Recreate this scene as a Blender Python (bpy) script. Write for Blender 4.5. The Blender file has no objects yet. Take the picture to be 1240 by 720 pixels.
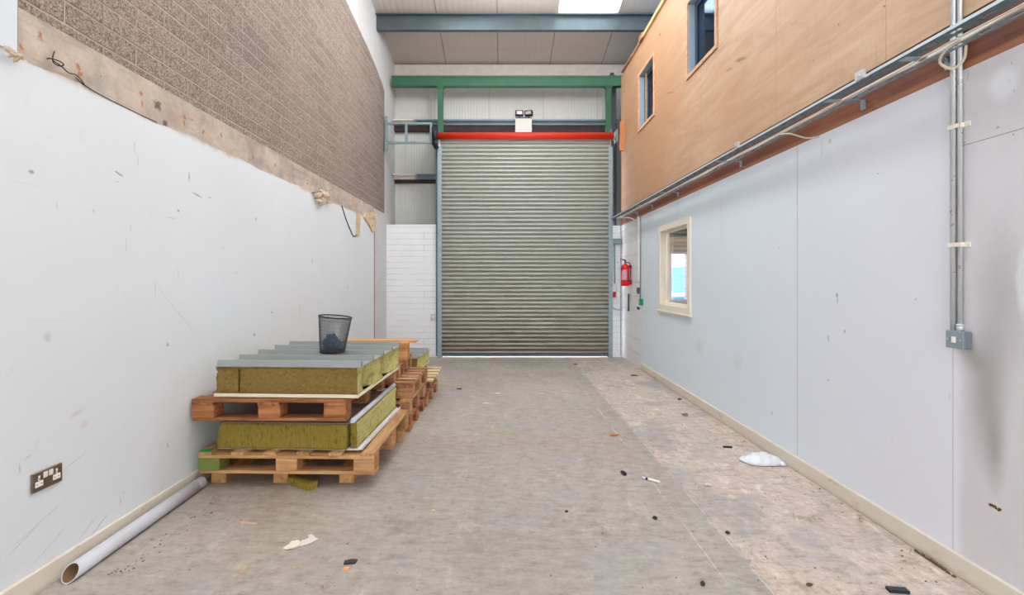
import bpy, bmesh, math, random
from mathutils import Vector, Matrix, Euler, noise as mnoise
random.seed(11)
C = bpy.context.scene.collection
PI = math.pi
EYE = 1.375          # camera height
F = 587.0            # focal length in px of the 1240 wide frame
VX, VY = 608.0, 338.0

# ------------------------------------------------------------------ node helper
class M:
    def __init__(s, name, disp=False):
        s.m = bpy.data.materials.new(name); s.m.use_nodes = True
        s.t = s.m.node_tree; s.t.nodes.clear()
        s.out = s.t.nodes.new('ShaderNodeOutputMaterial')
        s.b = s.t.nodes.new('ShaderNodeBsdfPrincipled')
        s.t.links.new(s.b.outputs[0], s.out.inputs[0])
        s.b.inputs['Roughness'].default_value = 0.7
        s.b.inputs['Specular IOR Level'].default_value = 0.3
        s._co = None
    def n(s, typ, **kw):
        nd = s.t.nodes.new('ShaderNode' + typ)
        for k, v in kw.items(): setattr(nd, k, v)
        return nd
    def put(s, sock, v):
        if isinstance(v, bpy.types.NodeSocket): s.t.links.new(v, sock)
        elif v is not None:
            if isinstance(v, (tuple, list)) and len(v) == 3 and sock.type == 'RGBA': v = (*v, 1)
            sock.default_value = v
    def co(s):
        if s._co is None: s._co = s.n('TexCoord').outputs['Object']
        return s._co
    def rnd(s):
        return s.n('ObjectInfo').outputs['Random']
    def map(s, vec=None, loc=(0,0,0), rot=(0,0,0), scale=(1,1,1), typ='POINT'):
        nd = s.n('Mapping', vector_type=typ)
        s.put(nd.inputs['Vector'], vec or s.co())
        nd.inputs['Location'].default_value = loc; nd.inputs['Rotation'].default_value = rot; nd.inputs['Scale'].default_value = scale
        return nd.outputs[0]
    def noise(s, scale, detail=3, rough=.5, vec=None, dist=0, col=False):
        nd = s.n('TexNoise'); s.put(nd.inputs['Vector'], vec or s.co())
        nd.inputs['Scale'].default_value = scale; nd.inputs['Detail'].default_value = detail
        nd.inputs['Roughness'].default_value = rough; nd.inputs['Distortion'].default_value = dist
        return nd.outputs[1 if col else 0]
    def vor(s, scale, vec=None, feature='F1', out=0, rand=1):
        nd = s.n('TexVoronoi', feature=feature); s.put(nd.inputs['Vector'], vec or s.co())
        nd.inputs['Scale'].default_value = scale; nd.inputs['Randomness'].default_value = rand
        return nd.outputs[out]
    def ramp(s, fac, stops, interp='LINEAR'):
        nd = s.n('ValToRGB'); s.put(nd.inputs[0], fac); cr = nd.color_ramp; cr.interpolation = interp
        while len(cr.elements) < len(stops): cr.elements.new(.5)
        for e, (p, c) in zip(cr.elements, stops):
            e.position = p; e.color = (*(c if isinstance(c, (tuple, list)) else (c, c, c)), 1)
        return nd.outputs[0]
    def rng(s, v, a, b, c=0., d=1., smooth=False):
        nd = s.n('MapRange'); nd.clamp = True
        if smooth: nd.interpolation_type = 'SMOOTHSTEP'
        s.put(nd.inputs[0], v)
        for i, x in enumerate((a, b, c, d)): nd.inputs[i+1].default_value = x
        return nd.outputs[0]
    def math(s, op, a, b=None, clamp=False):
        nd = s.n('Math', operation=op); nd.use_clamp = clamp
        s.put(nd.inputs[0], a)
        if b is not None: s.put(nd.inputs[1], b)
        return nd.outputs[0]
    def vm(s, op, a, b=None):
        nd = s.n('VectorMath', operation=op); s.put(nd.inputs[0], a)
        if b is not None: s.put(nd.inputs[1], b)
        return nd.outputs['Value' if op in ('LENGTH', 'DISTANCE') else 'Vector']
    def mix(s, a, b, fac, mode='MIX'):
        nd = s.n('Mix', data_type='RGBA', blend_type=mode)
        s.put(nd.inputs[0], fac); s.put(nd.inputs[6], a); s.put(nd.inputs[7], b)
        return nd.outputs[2]
    def sep(s, v=None):
        nd = s.n('SeparateXYZ'); s.put(nd.inputs[0], v or s.co()); return nd.outputs
    def comb(s, x=0, y=0, z=0):
        nd = s.n('CombineXYZ')
        for i, v in enumerate((x, y, z)): s.put(nd.inputs[i], v)
        return nd.outputs[0]
    def col(s, v): s.put(s.b.inputs['Base Color'], v)
    def rough(s, v): s.put(s.b.inputs['Roughness'], v)
    def metal(s, v): s.put(s.b.inputs['Metallic'], v)
    def bump(s, h, strength=.3, dist=.01):
        nd = s.n('Bump'); s.put(nd.inputs['Height'], h)
        nd.inputs['Strength'].default_value = strength; nd.inputs['Distance'].default_value = dist
        old = s.b.inputs['Normal'].links
        if old: s.t.links.new(old[0].from_socket, nd.inputs['Normal'])
        s.t.links.new(nd.outputs[0], s.b.inputs['Normal'])
    def mark(s, base, p, cx, cy, rx, ry, col, rot=0., strength=1., soft=.35):
        """an elliptical stain in the 2-D coordinates p"""
        v = s.map(p, (cx, cy, 0), (0, 0, rot), (rx, ry, 1), 'TEXTURE')
        f = s.rng(s.vm('LENGTH', v), 1., 1.-soft if soft < 1 else 0., 0., strength, True)
        return s.mix(base, col, f)

def lin(r, g, b):
    f = lambda c: (c/255/12.92) if c/255 <= .04045 else ((c/255+.055)/1.055)**2.4
    return (f(r), f(g), f(b))

def simple(name, rgb, rough=.6, metal=0., nscale=0, var=.12, bump=0.):
    k = M(name); k.rough(rough); k.metal(metal)
    c = lin(*rgb)
    if nscale:
        n = k.noise(nscale, 4, .6)
        k.col(k.mix(tuple(x*(1-var*2) for x in c), tuple(min(1, x*(1+var*2)) for x in c), n))
        if bump: k.bump(n, bump, .003)
    else: k.col(c)
    return k.m

# ------------------------------------------------------------------ mesh helpers
def box(bm, x0, x1, y0, y1, z0, z1, bevel=0., mat=0):
    r = bmesh.ops.create_cube(bm, size=1)
    vs = r['verts']
    for v in vs:
        v.co.x = x0 + (v.co.x+.5)*(x1-x0); v.co.y = y0 + (v.co.y+.5)*(y1-y0); v.co.z = z0 + (v.co.z+.5)*(z1-z0)
    fs = set(f for v in vs for f in v.link_faces)
    for f in fs: f.material_index = mat
    if bevel:
        es = list(set(e for v in vs for e in v.link_edges))
        bmesh.ops.bevel(bm, geom=es, offset=bevel, segments=1, affect='EDGES', profile=.5)
    return vs

def tube(bm, pts, r, seg=10, caps=True, mat=0):
    pts = [Vector(p) for p in pts]; rings = []; n = len(pts); up = None
    for i, p in enumerate(pts):
        d = (pts[min(i+1, n-1)] - pts[max(i-1, 0)]).normalized()
        if up is None:
            up = Vector((0, 0, 1)) if abs(d.z) < .9 else Vector((1, 0, 0))
        a = d.cross(up).normalized(); b = a.cross(d).normalized(); up = b
        rr = r[i] if isinstance(r, (list, tuple)) else r
        rings.append([bm.verts.new(p + a*math.cos(t)*rr + b*math.sin(t)*rr) for t in [2*PI*k/seg for k in range(seg)]])
    for A, B in zip(rings, rings[1:]):
        for k in range(seg):
            f = bm.faces.new((A[k], A[(k+1) % seg], B[(k+1) % seg], B[k])); f.smooth = True; f.material_index = mat
    if caps:
        for ring in (rings[0][::-1], rings[-1]):
            f = bm.faces.new(ring); f.material_index = mat
    return rings

def curve(pts, n=8):
    """Catmull-Rom through pts"""
    P = [Vector(p) for p in pts]; P = [2*P[0]-P[1]] + P + [2*P[-1]-P[-2]]; out = []
    for i in range(1, len(P)-2):
        for k in range(n):
            t = k/n; a, b, c, d = P[i-1], P[i], P[i+1], P[i+2]
            out.append(.5*((2*b)+(c-a)*t+(2*a-5*b+4*c-d)*t*t+(3*b-a-3*c+d)*t**3))
    return out + [P[-2]]

def prism(bm, pts, ax, a0, a1, mat=0):
    """extrude a polygon; ax 'x': pts are (y,z); 'y': (x,z); 'z': (x,y)"""
    def P(u, v, w): return {'x': (w, u, v), 'y': (u, w, v), 'z': (u, v, w)}[ax]
    A = [bm.verts.new(P(u, v, a0)) for u, v in pts]; B = [bm.verts.new(P(u, v, a1)) for u, v in pts]
    fs = [bm.faces.new(A), bm.faces.new(B[::-1])]
    n = len(pts)
    for i in range(n): fs.append(bm.faces.new((A[i], B[i], B[(i+1) % n], A[(i+1) % n])))
    for f in fs: f.material_index = mat
    return fs

def obj(name, bm, mats, parent=None, smooth=False, loc=None, rot=None):
    bmesh.ops.recalc_face_normals(bm, faces=bm.faces)
    me = bpy.data.meshes.new(name); bm.to_mesh(me); bm.free()
    for m in (mats if isinstance(mats, (list, tuple)) else [mats]): me.materials.append(m)
    if smooth:
        for p in me.polygons: p.use_smooth = True
    o = bpy.data.objects.new(name, me); C.objects.link(o)
    if parent: o.parent = parent
    if loc is not None: o.location = loc
    if rot is not None: o.rotation_euler = rot
    return o
def nb(): return bmesh.new()
def tag(o, label=None, cat=None, group=None, kind=None):
    if label: o['label'] = label
    if cat: o['category'] = cat
    if group: o['group'] = group
    if kind: o['kind'] = kind
    return o
def thing(name, label, cat, loc=(0,0,0), rz=0., group=None):
    o = bpy.data.objects.new(name, None); C.objects.link(o); o.empty_display_size = .1
    o.location = loc; o.rotation_euler = (0, 0, rz)
    return tag(o, label, cat, group)
def struct(o, label, cat): return tag(o, label, cat, None, 'structure')

def slab_with_holes(bm, x0, x1, ys, zs, holes):
    """wall parallel to the YZ plane between ys and zs, with rectangular holes (y0,y1,z0,z1)"""
    Y = sorted(set([*ys] + [h[i] for h in holes for i in (0, 1)])); Z = sorted(set([*zs] + [h[i] for h in holes for i in (2, 3)]))
    for a, b in zip(Y, Y[1:]):
        for c, d in zip(Z, Z[1:]):
            if any(h[0] <= (a+b)/2 <= h[1] and h[2] <= (c+d)/2 <= h[3] for h in holes): continue
            box(bm, x0, x1, a, b, c, d)
    bmesh.ops.remove_doubles(bm, verts=bm.verts, dist=1e-5)

# wall and floor coordinates read off the photograph
def on_floor(px, py, z=0.):
    D = (EYE-z)*F/(py-VY); return (px-VX)/F*D, D
def on_left(px, py, X=-2.05):
    D = X*F/(px-VX); return D, EYE+(VY-py)/F*D
def on_right(px, py, X=2.13):
    D = X*F/(px-VX); return D, EYE+(VY-py)/F*D

# ------------------------------------------------------------------ wall materials
def wall_marks(k, c, side, specs, X):
    s = k.sep(); nz = k.noise(60, 2)
    p0 = k.comb(s[1], s[2], 0)
    wob = k.noise(28, 3, .6, col=True)
    p = k.vm('ADD', p0, k.vm('MULTIPLY', k.vm('SUBTRACT', wob, (.5, .5, .5)), (.016, .016, 0)))
    f = on_left if side == 'L' else on_right
    for sp in specs:
        px, py, rx, ry, col, rot, st, soft = sp
        D, z = f(px, py, X)
        # radii given in px of the photograph across / along
        sc = D/F; ax = sc*D/abs(X)        # px across the picture -> metres along the wall
        if soft <= .7 and ry != 7: st *= .7
        c = k.mark(c, p, D, z, rx*ax, ry*sc, col, rot, st, soft)
    return c

def mat_left():
    k = M('white_painted_lining'); n = k.noise(1.1, 3, .5)
    c = k.mix(lin(217,222,225), lin(209,213,217), n)
    n2 = k.noise(9, 5, .7)
    c = k.mix(c, lin(196,190,186), k.rng(n2, .62, .8, 0, .35))
    dk = lin(70,62,58); br = lin(150,132,120); gy = lin(140,138,140); rd = lin(190,90,80)
    S = [(38,208,4,3,dk,0,.8,.5),(144,210,7,1.6,dk,-.3,.7,.4),(142,220,4,1,br,-.1,.5,.5),(163,178,.9,12,gy,0,.5,.6),(167,195,.8,9,gy,0,.5,.6),
         (229,214,1,8,dk,0,.6,.5),(216,255,2,2,dk,0,.8,.5),(208,264,8,.8,br,.0,.5,.5),(113,255,2,2,br,0,.5,.5),(69,249,1.2,6,gy,.1,.4,.5),
         (153,296,.8,12,gy,0,.5,.6),(158,276,.8,9,gy,0,.4,.6),(310,265,1,2.5,dk,0,.7,.5),(329,378,1,1.5,dk,0,.8,.5),(363,376,.6,9,br,0,.5,.5),
         (308,405,1.5,2.5,dk,0,.7,.5),(286,330,.8,1.5,dk,0,.6,.5),(203,417,2,3,dk,0,.6,.5),(421,347,.8,3,br,0,.5,.5),(203,539,1.2,5,dk,0,.5,.5),
         (239,236,8,1.3,dk,-.15,.7,.5),(254,239,3,1,dk,0,.6,.5),(188,350,1,14,gy,0,.4,.7),(216,332,1,10,gy,0,.35,.7),
         (93,500,13,4,lin(196,184,176),.3,.6,.9),(102,514,9,9,lin(205,194,188),.2,.6,.95),(58,408,7,9,lin(176,166,160),.2,.45,.8),
         (24,567,1.4,9,lin(165,145,130),.0,.7,.6),(34,553,7,1.3,lin(165,145,130),.5,.7,.6),(92,557,16,.8,br,.25,.55,.5),
         (146,606,1,6,rd,0,.6,.5),(150,596,.8,3,rd,0,.5,.5),(215,377,44,.8,lin(185,178,176),-.72,.55,.5),(60,388,40,.7,lin(200,192,188),-.1,.5,.5),
         (30,222,30,.6,lin(195,188,184),-.05,.5,.5),(48,632,44,1.0,lin(165,155,148),.34,.6,.5),(30,652,30,1.0,lin(160,150,142),.42,.6,.5),
         (60,660,36,.8,lin(165,150,138),.46,.55,.5),(120,636,22,1.1,lin(150,132,118),.5,.6,.6),(105,640,16,1.2,lin(160,142,128),.55,.5,.6),(190,600,20,1.,lin(165,150,138),.6,.5,.6),
         (378,316,.7,2,dk,0,.6,.5),(270,300,.8,1.5,dk,0,.5,.5),(340,480,1,2,dk,0,.4,.5),(330,250,.7,12,lin(205,205,205),0,.5,.6)]
    c = wall_marks(k, c, 'L', S, -2.05)
    # light brown dirt where the lining meets the concrete
    z = k.sep()[2]
    edge = k.math('ADD', z, k.math('MULTIPLY', k.noise(5, 4, .6), .10))
    c = k.mix(c, lin(178,152,136), k.rng(edge, 2.335, 2.385, 0, .75, True))
    k.col(c); k.rough(.75)
    k.bump(k.noise(14, 5, .6), .15, .01)
    return k.m

def mat_right():
    k = M('white_painted_board'); n = k.noise(1.1, 3, .5)
    c = k.mix(lin(220,230,236), lin(212,222,232), n)
    s = k.sep(); D = s[1]; z = s[2]
    c = k.mix(c, lin(220,219,228), k.rng(D, 4.2, 2.5, 0, .85))
    # unpainted greyer plaster on the nearest board
    near = k.rng(k.math('ADD', D, k.math('MULTIPLY', k.noise(6, 4), .03)), 2.29, 2.25, 0, 1)
    pl = k.mix(lin(212,209,213), lin(200,196,199), k.noise(7, 6, .7))
    c = k.mix(c, pl, near)
    dk = lin(60,56,54); br = lin(165,125,110); gy = lin(130,128,130); soot = lin(120,112,106)
    S = [(1195,480,34,125,soot,.0,.55,1.0),(1205,545,18,75,soot,.0,.42,1.0),(1212,370,48,140,soot,.0,.34,1.0),(1182,438,18,24,lin(140,126,116),0,.35,1.),
         (1215,102,24,26,lin(228,232,238),0,.75,.6),(1240,340,12,55,lin(230,232,238),0,.7,.5),(1207,615,10,7,lin(222,205,185),0,.9,.4),
         (847,420,8,15,br,0,.16,1.),(893,438,9,17,br,0,.15,1.),(1014,362,1,9,gy,0,.7,.5),(1013,357,1.4,3,dk,0,.7,.5),(1023,401,1.5,3,gy,0,.8,.5),
         (1003,410,1.5,5,gy,0,.7,.5),(1003,460,1.5,2,dk,0,.6,.5),(1109,362,1,2,dk,0,.6,.5),(1063,210,2,1,dk,0,.6,.5),(995,180,.6,14,gy,0,.5,.7),
         (1208,154,3,2,dk,0,.6,.5),(1227,163,2,2,dk,0,.6,.5),(1075,95,1,7,gy,.1,.6,.5),(1172,91,1.2,8,gy,.1,.6,.5),(1168,172,1.5,1.5,dk,0,.7,.5),
         (1225,76,1,2,dk,0,.6,.5),(1228,110,1,2,dk,0,.6,.5),(1222,98,1,1.5,dk,0,.6,.5),(1005,171,2,4,lin(190,160,120),0,.8,.4),
         (943,300,.8,3,gy,0,.5,.5),(1150,480,.9,5,gy,.1,.4,.5),(1080,530,.7,3,gy,0,.4,.5),(813,276,1,3,dk,0,.6,.5),(935,500,1.5,2.2,dk,0,.4,.5)]
    c = wall_marks(k, c, 'R', S, 2.13)
    # joints between the boards
    for y0, z0, z1, st in ((3.50, 0, 3, .75), (5.90, 2.09, 3, .5), (4.71, 1.7, 3, .25), (2.29, 0, 3, .4)):
        f = k.rng(k.math('ABSOLUTE', k.math('SUBTRACT', D, y0)), .0045, .0015, 0, st)
        f = k.math('MULTIPLY', f, k.rng(z, z0, z0+.02, 0, 1))
        c = k.mix(c, lin(150,120,105), f)
    f = k.math('MULTIPLY', k.rng(k.math('ABSOLUTE', k.math('SUBTRACT', z, 1.992)), .003, .001, 0, .7), k.rng(D, 2.25, 2.24, 0, 1))
    c = k.mix(c, lin(110,90,85), f)
    k.col(c); k.rough(.72); k.bump(k.noise(18, 5, .6), .12, .008)
    return k.m

def brick_uv(k, axis, dy, dz):
    s = k.sep(); return k.comb(k.math('SUBTRACT', s[axis], dy), k.math('SUBTRACT', s[2], dz), 0)
def brick_tex(k, v, w, h, mortar, smooth=.1):
    b = k.n('TexBrick'); k.put(b.inputs['Vector'], v); b.offset = .5; b.squash = 1
    b.inputs['Color1'].default_value = (0,0,0,1); b.inputs['Color2'].default_value = (1,1,1,1); b.inputs['Mortar'].default_value = (.5,.5,.5,1)
    b.inputs['Scale'].default_value = 1; b.inputs['Mortar Size'].default_value = mortar; b.inputs['Mortar Smooth'].default_value = smooth
    b.inputs['Bias'].default_value = 0; b.inputs['Brick Width'].default_value = w; b.inputs['Row Height'].default_value = h
    return b.outputs[0], b.outputs[1]

def mat_brick():
    """bare aggregate blocks, with the strip by the corner and roof painted white"""
    k = M('bare_block_wall')
    jig = k.vm('MULTIPLY', k.vm('SUBTRACT', k.noise(9, 2, col=True), (.5,.5,.5)), (.010, .010, 0))
    v = k.vm('ADD', brick_uv(k, 1, 2.073, .165), jig)
    rnd, mor = brick_tex(k, v, .45, .11, .0050, .15)
    _, mor_shade = brick_tex(k, k.vm('ADD', v, (.004, -.0035, 0)), .45, .11, .0055, .3)
    base = k.mix(lin(147,132,121), lin(130,116,107), rnd)
    base = k.mix(base, lin(156,139,125), k.rng(k.noise(.8, 2), .4, .65, 0, .5))
    grit = k.noise(88, 5, .8)
    base = k.mix(base, lin(70,58,53), k.rng(grit, .50, .38, 0, .95))
    base = k.mix(base, lin(196,180,165), k.rng(grit, .54, .64, 0, .85))
    pits = k.vor(95)
    base = k.mix(base, lin(70,58,54), k.rng(pits, .22, .1, 0, .6))
    mcol = k.mix(lin(190,176,162), lin(140,122,110), k.noise(6, 3))
    c = k.mix(base, lin(84,70,64), k.math('MULTIPLY', mor_shade, .9))  # dark shadow edge along the joints put into the colour
    c = k.mix(c, mcol, mor)
    # painted strip
    s = k.sep(); y = s[1]; z = s[2]
    curve_ = k.math('MULTIPLY', k.math('POWER', k.math('MAXIMUM', k.math('SUBTRACT', 8.62, y), 0.), .45), .36)
    lim = k.math('ADD', 4.55, k.math('ADD', curve_, k.math('MULTIPLY', k.noise(3, 3), .04)))
    ab = k.math('GREATER_THAN', z, lim)
    right = k.math('GREATER_THAN', k.math('ADD', y, k.math('MULTIPLY', k.noise(8, 3), .03)), 8.56)
    low = k.math('MULTIPLY', k.math('LESS_THAN', z, 2.53), k.math('GREATER_THAN', y, 7.7))
    wmask = k.math('MAXIMUM', k.math('MAXIMUM', ab, right), low)
    white = k.mix(lin(206,206,206), lin(186,182,180), k.noise(4, 5, .65))
    white = k.mix(white, lin(176,170,168), k.math('MULTIPLY', mor, .3))
    c = k.mix(c, white, wmask)
    k.col(c); k.rough(.9)
    h = k.math('SUBTRACT', k.math('MULTIPLY', grit, .5), k.math('MULTIPLY', mor, .8))
    h = k.math('MULTIPLY', h, k.math('SUBTRACT', 1., k.math('MULTIPLY', wmask, .8)))
    k.bump(h, .5, .009)
    return k.m

def mat_white_brick(axis, h=.11, w=.33, dz=0., strength=.5, y0=.1):
    k = M('white_painted_brick')
    jig = k.vm('MULTIPLY', k.vm('SUBTRACT', k.noise(6, 2, col=True), (.5,.5,.5)), (.016, .016, 0))
    v = k.vm('ADD', brick_uv(k, axis, y0, dz), jig)
    rnd, mor = brick_tex(k, v, w, h, .004, .3)
    c = k.mix(lin(232,233,235), lin(220,221,223), k.noise(3, 4, .6))
    c = k.mix(c, lin(160,150,145), k.math('MULTIPLY', mor, k.rng(k.noise(2.2, 3), .35, .65, .15, strength+.2)))
    z = k.sep()[2]
    c = k.mix(c, lin(190,175,160), k.math('MULTIPLY', k.rng(z, .3, .0, 0, .5), k.noise(8, 4)))
    k.col(c); k.rough(.7)
    k.bump(k.math('SUBTRACT', k.math('MULTIPLY', k.noise(30, 4), .35), mor), strength, .006)
    return k.m

def mat_concrete_band():
    k = M('bare_concrete_band')
    c = k.mix(lin(200,186,170), lin(158,144,134), k.rng(k.noise(3.2, 6, .7), .35, .65))
    v = k.map(scale=(1, .25, 1.4))
    c = k.mix(c, lin(150,138,130), k.rng(k.noise(7, 6, .8, v), .50, .66, 0, .85))
    c = k.mix(c, lin(196,160,134), k.rng(k.noise(5, 4, .6, k.map(loc=(2,7,1))), .58, .75, 0, .6))
    s = k.sep()
    p = k.vm('ADD', k.comb(s[1], s[2], 0), k.vm('MULTIPLY', k.vm('SUBTRACT', k.noise(40, 3, col=True), (.5,.5,.5)), (.05, .05, 0)))
    rust = lin(172, 108, 68)
    for px, py in ((25,56),(48,42),(94,80),(96,90),(170,113),(172,126),(224,143),(223,150),(268,164),(306,190),(333,200),(355,212),(372,222),(386,230),(400,236)):
        D, z = on_left(px, py, -2.06)
        c = k.mark(c, p, D, z, .016, .022, rust, 0, .85, .6)
    for px, py, r in ((122,93,.008),(246,160,.012),(200,150,.03),(190,127,.04),(232,145,.006)):
        D, z = on_left(px, py, -2.06)
        c = k.mark(c, p, D, z, r, r, lin(80,70,68), 0, .8, .6)
    k.col(c); k.rough(.9); k.bump(k.noise(12, 6, .65), .3, .012)
    return k.m

def mat_ply():
    k = M('tan_plywood')
    s = k.sep()
    w = k.map(rot=(math.radians(28), 0, 0), scale=(1, .5, 3.2))
    g = k.noise(2.3, 6, .62, w, 1.1)
    c = k.ramp(g, [(0.25, lin(174,140,112)), (.5, lin(194,160,130)), (.75, lin(206,177,150))])
    c = k.mix(c, lin(188,146,112), k.rng(k.noise(.7, 2), .42, .68, 0, .6))
    # the sheets near the shutter are redder
    c = k.mix(c, lin(176,128,90), k.rng(s[1], 5.2, 6.45, 0, .6))
    fine = k.noise(60, 3, .6, k.map(scale=(1, 1, .12)))
    c = k.mix(c, lin(178,132,96), k.rng(fine, .55, .75, 0, .35))
    for y0 in (6.41, 5.19, 3.77, 2.69):
        c = k.mix(c, lin(150,118,95), k.rng(k.math('ABSOLUTE', k.math('SUBTRACT', s[1], y0)), .004, .001, 0, .6))
    p = k.vm('ADD', k.comb(s[1], s[2], 0), k.vm('MULTIPLY', k.vm('SUBTRACT', k.noise(30, 3, col=True), (.5,.5,.5)), (.04, .04, 0)))
    for px, py, rx, ry, st in ((799,42,1,2,.9),(897,72,9,3,.5),(883,84,6,2,.4),(1015,30,1.5,2,.6),(970,29,1,2,.5),(960,30,1,2,.5),(985,74,1,2,.5),(1071,7,1.5,2,.8),(964,27,2,1,.5),(812,112,6,1,.5)):
        D, z = on_right(px, py); sc = D/F
        c = k.mark(c, p, D, z, rx*sc*D/2.13, ry*sc, lin(70,52,44), .3, st, .6)
    k.col(c); k.rough(.6); k.bump(g, .1, .004)
    return k.m

def mat_brown_band():
    k = M('dark_brown_timber_band')
    v = k.map(scale=(1, .3, 5))
    g = k.noise(4, 5, .65, v)
    c = k.ramp(g, [(.3, lin(70,36,24)), (.55, lin(108,58,38)), (.8, lin(146,88,58))])
    z = k.sep()[2]
    c = k.mix(c, lin(166,114,80), k.rng(z, 2.385, 2.36, 0, .7))
    k.col(c); k.rough(.6)
    return k.m

def mat_floor():
    k = M('worn_concrete_floor')
    s = k.sep(); x, y = s[0], s[1]
    big = k.noise(.55, 4, .55, dist=.6)
    c = k.mix(lin(190,180,167), lin(170,163,155), k.rng(big, .35, .65))
    st = k.map(rot=(0, 0, -.5), scale=(1.5, .5, 1))
    c = k.mix(c, lin(158,148,138), k.rng(k.noise(2.6, 6, .7, st, .8), .52, .72, 0, .7))
    c = k.mix(c, lin(214,208,202), k.rng(k.noise(3.4, 6, .78, k.map(rot=(0,0,.7), scale=(2,.6,1)), .6), .56, .74, 0, .75))
    c = k.mix(c, lin(176,158,138), k.rng(k.noise(.9, 3, .5, k.map(loc=(5,2,0))), .5, .7, 0, .6))
    # pinkish scoured screed beyond the joint
    edge = k.math('ADD', x, k.math('MULTIPLY', k.math('SUBTRACT', k.noise(5, 6, .75), .5), .20))
    m = k.rng(edge, 1.185, 1.20, 0, 1)
    p2 = k.mix(lin(222,202,186), lin(200,182,168), k.noise(1.6, 5, .6))
    rough_n = k.noise(6.5, 7, .78, k.map(rot=(0,0,.9), scale=(1.6,.7,1)), 1.2)
    p2 = k.mix(p2, lin(244,232,220), k.rng(rough_n, .52, .64, 0, .8))
    p2 = k.mix(p2, lin(140,122,110), k.rng(rough_n, .45, .32, 0, .7))
    p2 = k.mix(p2, lin(172,166,162), k.rng(k.noise(1.3, 4, .6, k.map(loc=(3,1,0))), .52, .62, 0, .7))
    c = k.mix(c, p2, m)
    # smooth strip between the joints
    strip = k.math('MULTIPLY', k.rng(x, 1.015, 1.03, 0, 1), k.math('SUBTRACT', 1., m))
    c = k.mix(c, lin(178,174,168), k.math('MULTIPLY', strip, .22))
    fade = k.rng(y, 6.8, 6.0, 0, 1)
    for x0, w in ((1.02, .0045), (1.188, .0045)):
        brk = k.rng(k.noise(2.2, 3, .6, k.map(scale=(.2, 1, 1), loc=(x0*9, 0, 0))), .45, .55, 0, .8)
        f = k.math('MULTIPLY', k.math('MULTIPLY', k.rng(k.math('ABSOLUTE', k.math('SUBTRACT', x, x0)), w, w*.3, 0, 1), brk), fade)
        c = k.mix(c, lin(230,222,210), f)
        c = k.mix(c, lin(150,132,112), k.math('MULTIPLY', k.rng(k.math('ABSOLUTE', k.math('SUBTRACT', x, x0-.05)), .05, .0, 0, .12), fade))
    wob = k.vm('MULTIPLY', k.vm('SUBTRACT', k.noise(9, 4, .7, col=True), (.5,.5,.5)), (.25, .25, 0))
    p = k.vm('ADD', k.comb(x, y, 0), wob)
    for px, py, rx, ry, cc, t in ((476,675,.10,.07,lin(120,114,108),.6),(486,636,.22,.12,lin(150,143,136),.6),(396,712,.03,.02,lin(170,90,90),.5),(360,495,.4,.3,lin(158,136,112),.45),
                              (560,665,.10,.3,lin(156,146,138),.4),(640,640,.4,.06,lin(196,192,186),.4),(295,690,.05,.12,lin(190,150,110),.5),(468,700,.2,.04,lin(180,150,122),.5),
                              (520,480,.6,1.2,lin(160,150,142),.45),(880,500,.25,.12,lin(140,128,90),.35),(1045,628,.05,.03,lin(110,84,40),.7),(980,628,.15,.02,lin(120,100,60),.5)):
        X, Y = on_floor(px, py); c = k.mark(c, p, X, Y, rx, ry, cc, 0, t, .9)
    # black tyre arcs
    for cx, cy, r, a0 in ((.1, 2.2, .62, .012), (-.7, 2.6, .9, .010)):
        d = k.math('ABSOLUTE', k.math('SUBTRACT', k.vm('DISTANCE', p, (cx, cy, 0)), r))
        c = k.mix(c, lin(150,142,134), k.rng(d, .03, .01, 0, .15))
    specks = k.rng(k.noise(38, 2, .5), .70, .76, 0, .8)
    c = k.mix(c, lin(96,84,74), specks)
    # browner and blotchy towards the shutter
    c = k.mix(c, lin(150,134,116), k.math('MULTIPLY', k.rng(y, 7.2, 8.5, 0, .7), k.noise(3, 5, .6)))
    fine = k.noise(24, 6, .75)
    c = k.mix(c, lin(128,118,108), k.rng(fine, .52, .70, 0, .45))
    c = k.mix(c, lin(206,200,192), k.rng(k.noise(15, 6, .75, k.map(loc=(1,4,2), scale=(1,.6,1))), .58, .72, 0, .4))
    m1 = k.noise(16, 7, .8, k.map(scale=(.55, 1.2, 1), rot=(0,0,.15)))
    c = k.mix(c, lin(132,124,114), k.rng(m1, .50, .36, 0, .55)); c = k.mix(c, lin(214,204,192), k.rng(m1, .54, .68, 0, .55))
    c = k.mix(c, lin(176,172,176), k.rng(k.noise(2.2, 5, .7, k.map(loc=(9,2,0))), .5, .62, 0, .4))
    c = k.mix(c, (0,0,0), .20)
    k.col(c)
    k.rough(k.rng(big, .3, .7, .62, .85))
    k.bump(k.math('ADD', k.noise(20, 6, .7), k.math('MULTIPLY', k.math('MULTIPLY', rough_n, m), 1.6)), .22, .008)
    return k.m

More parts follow.
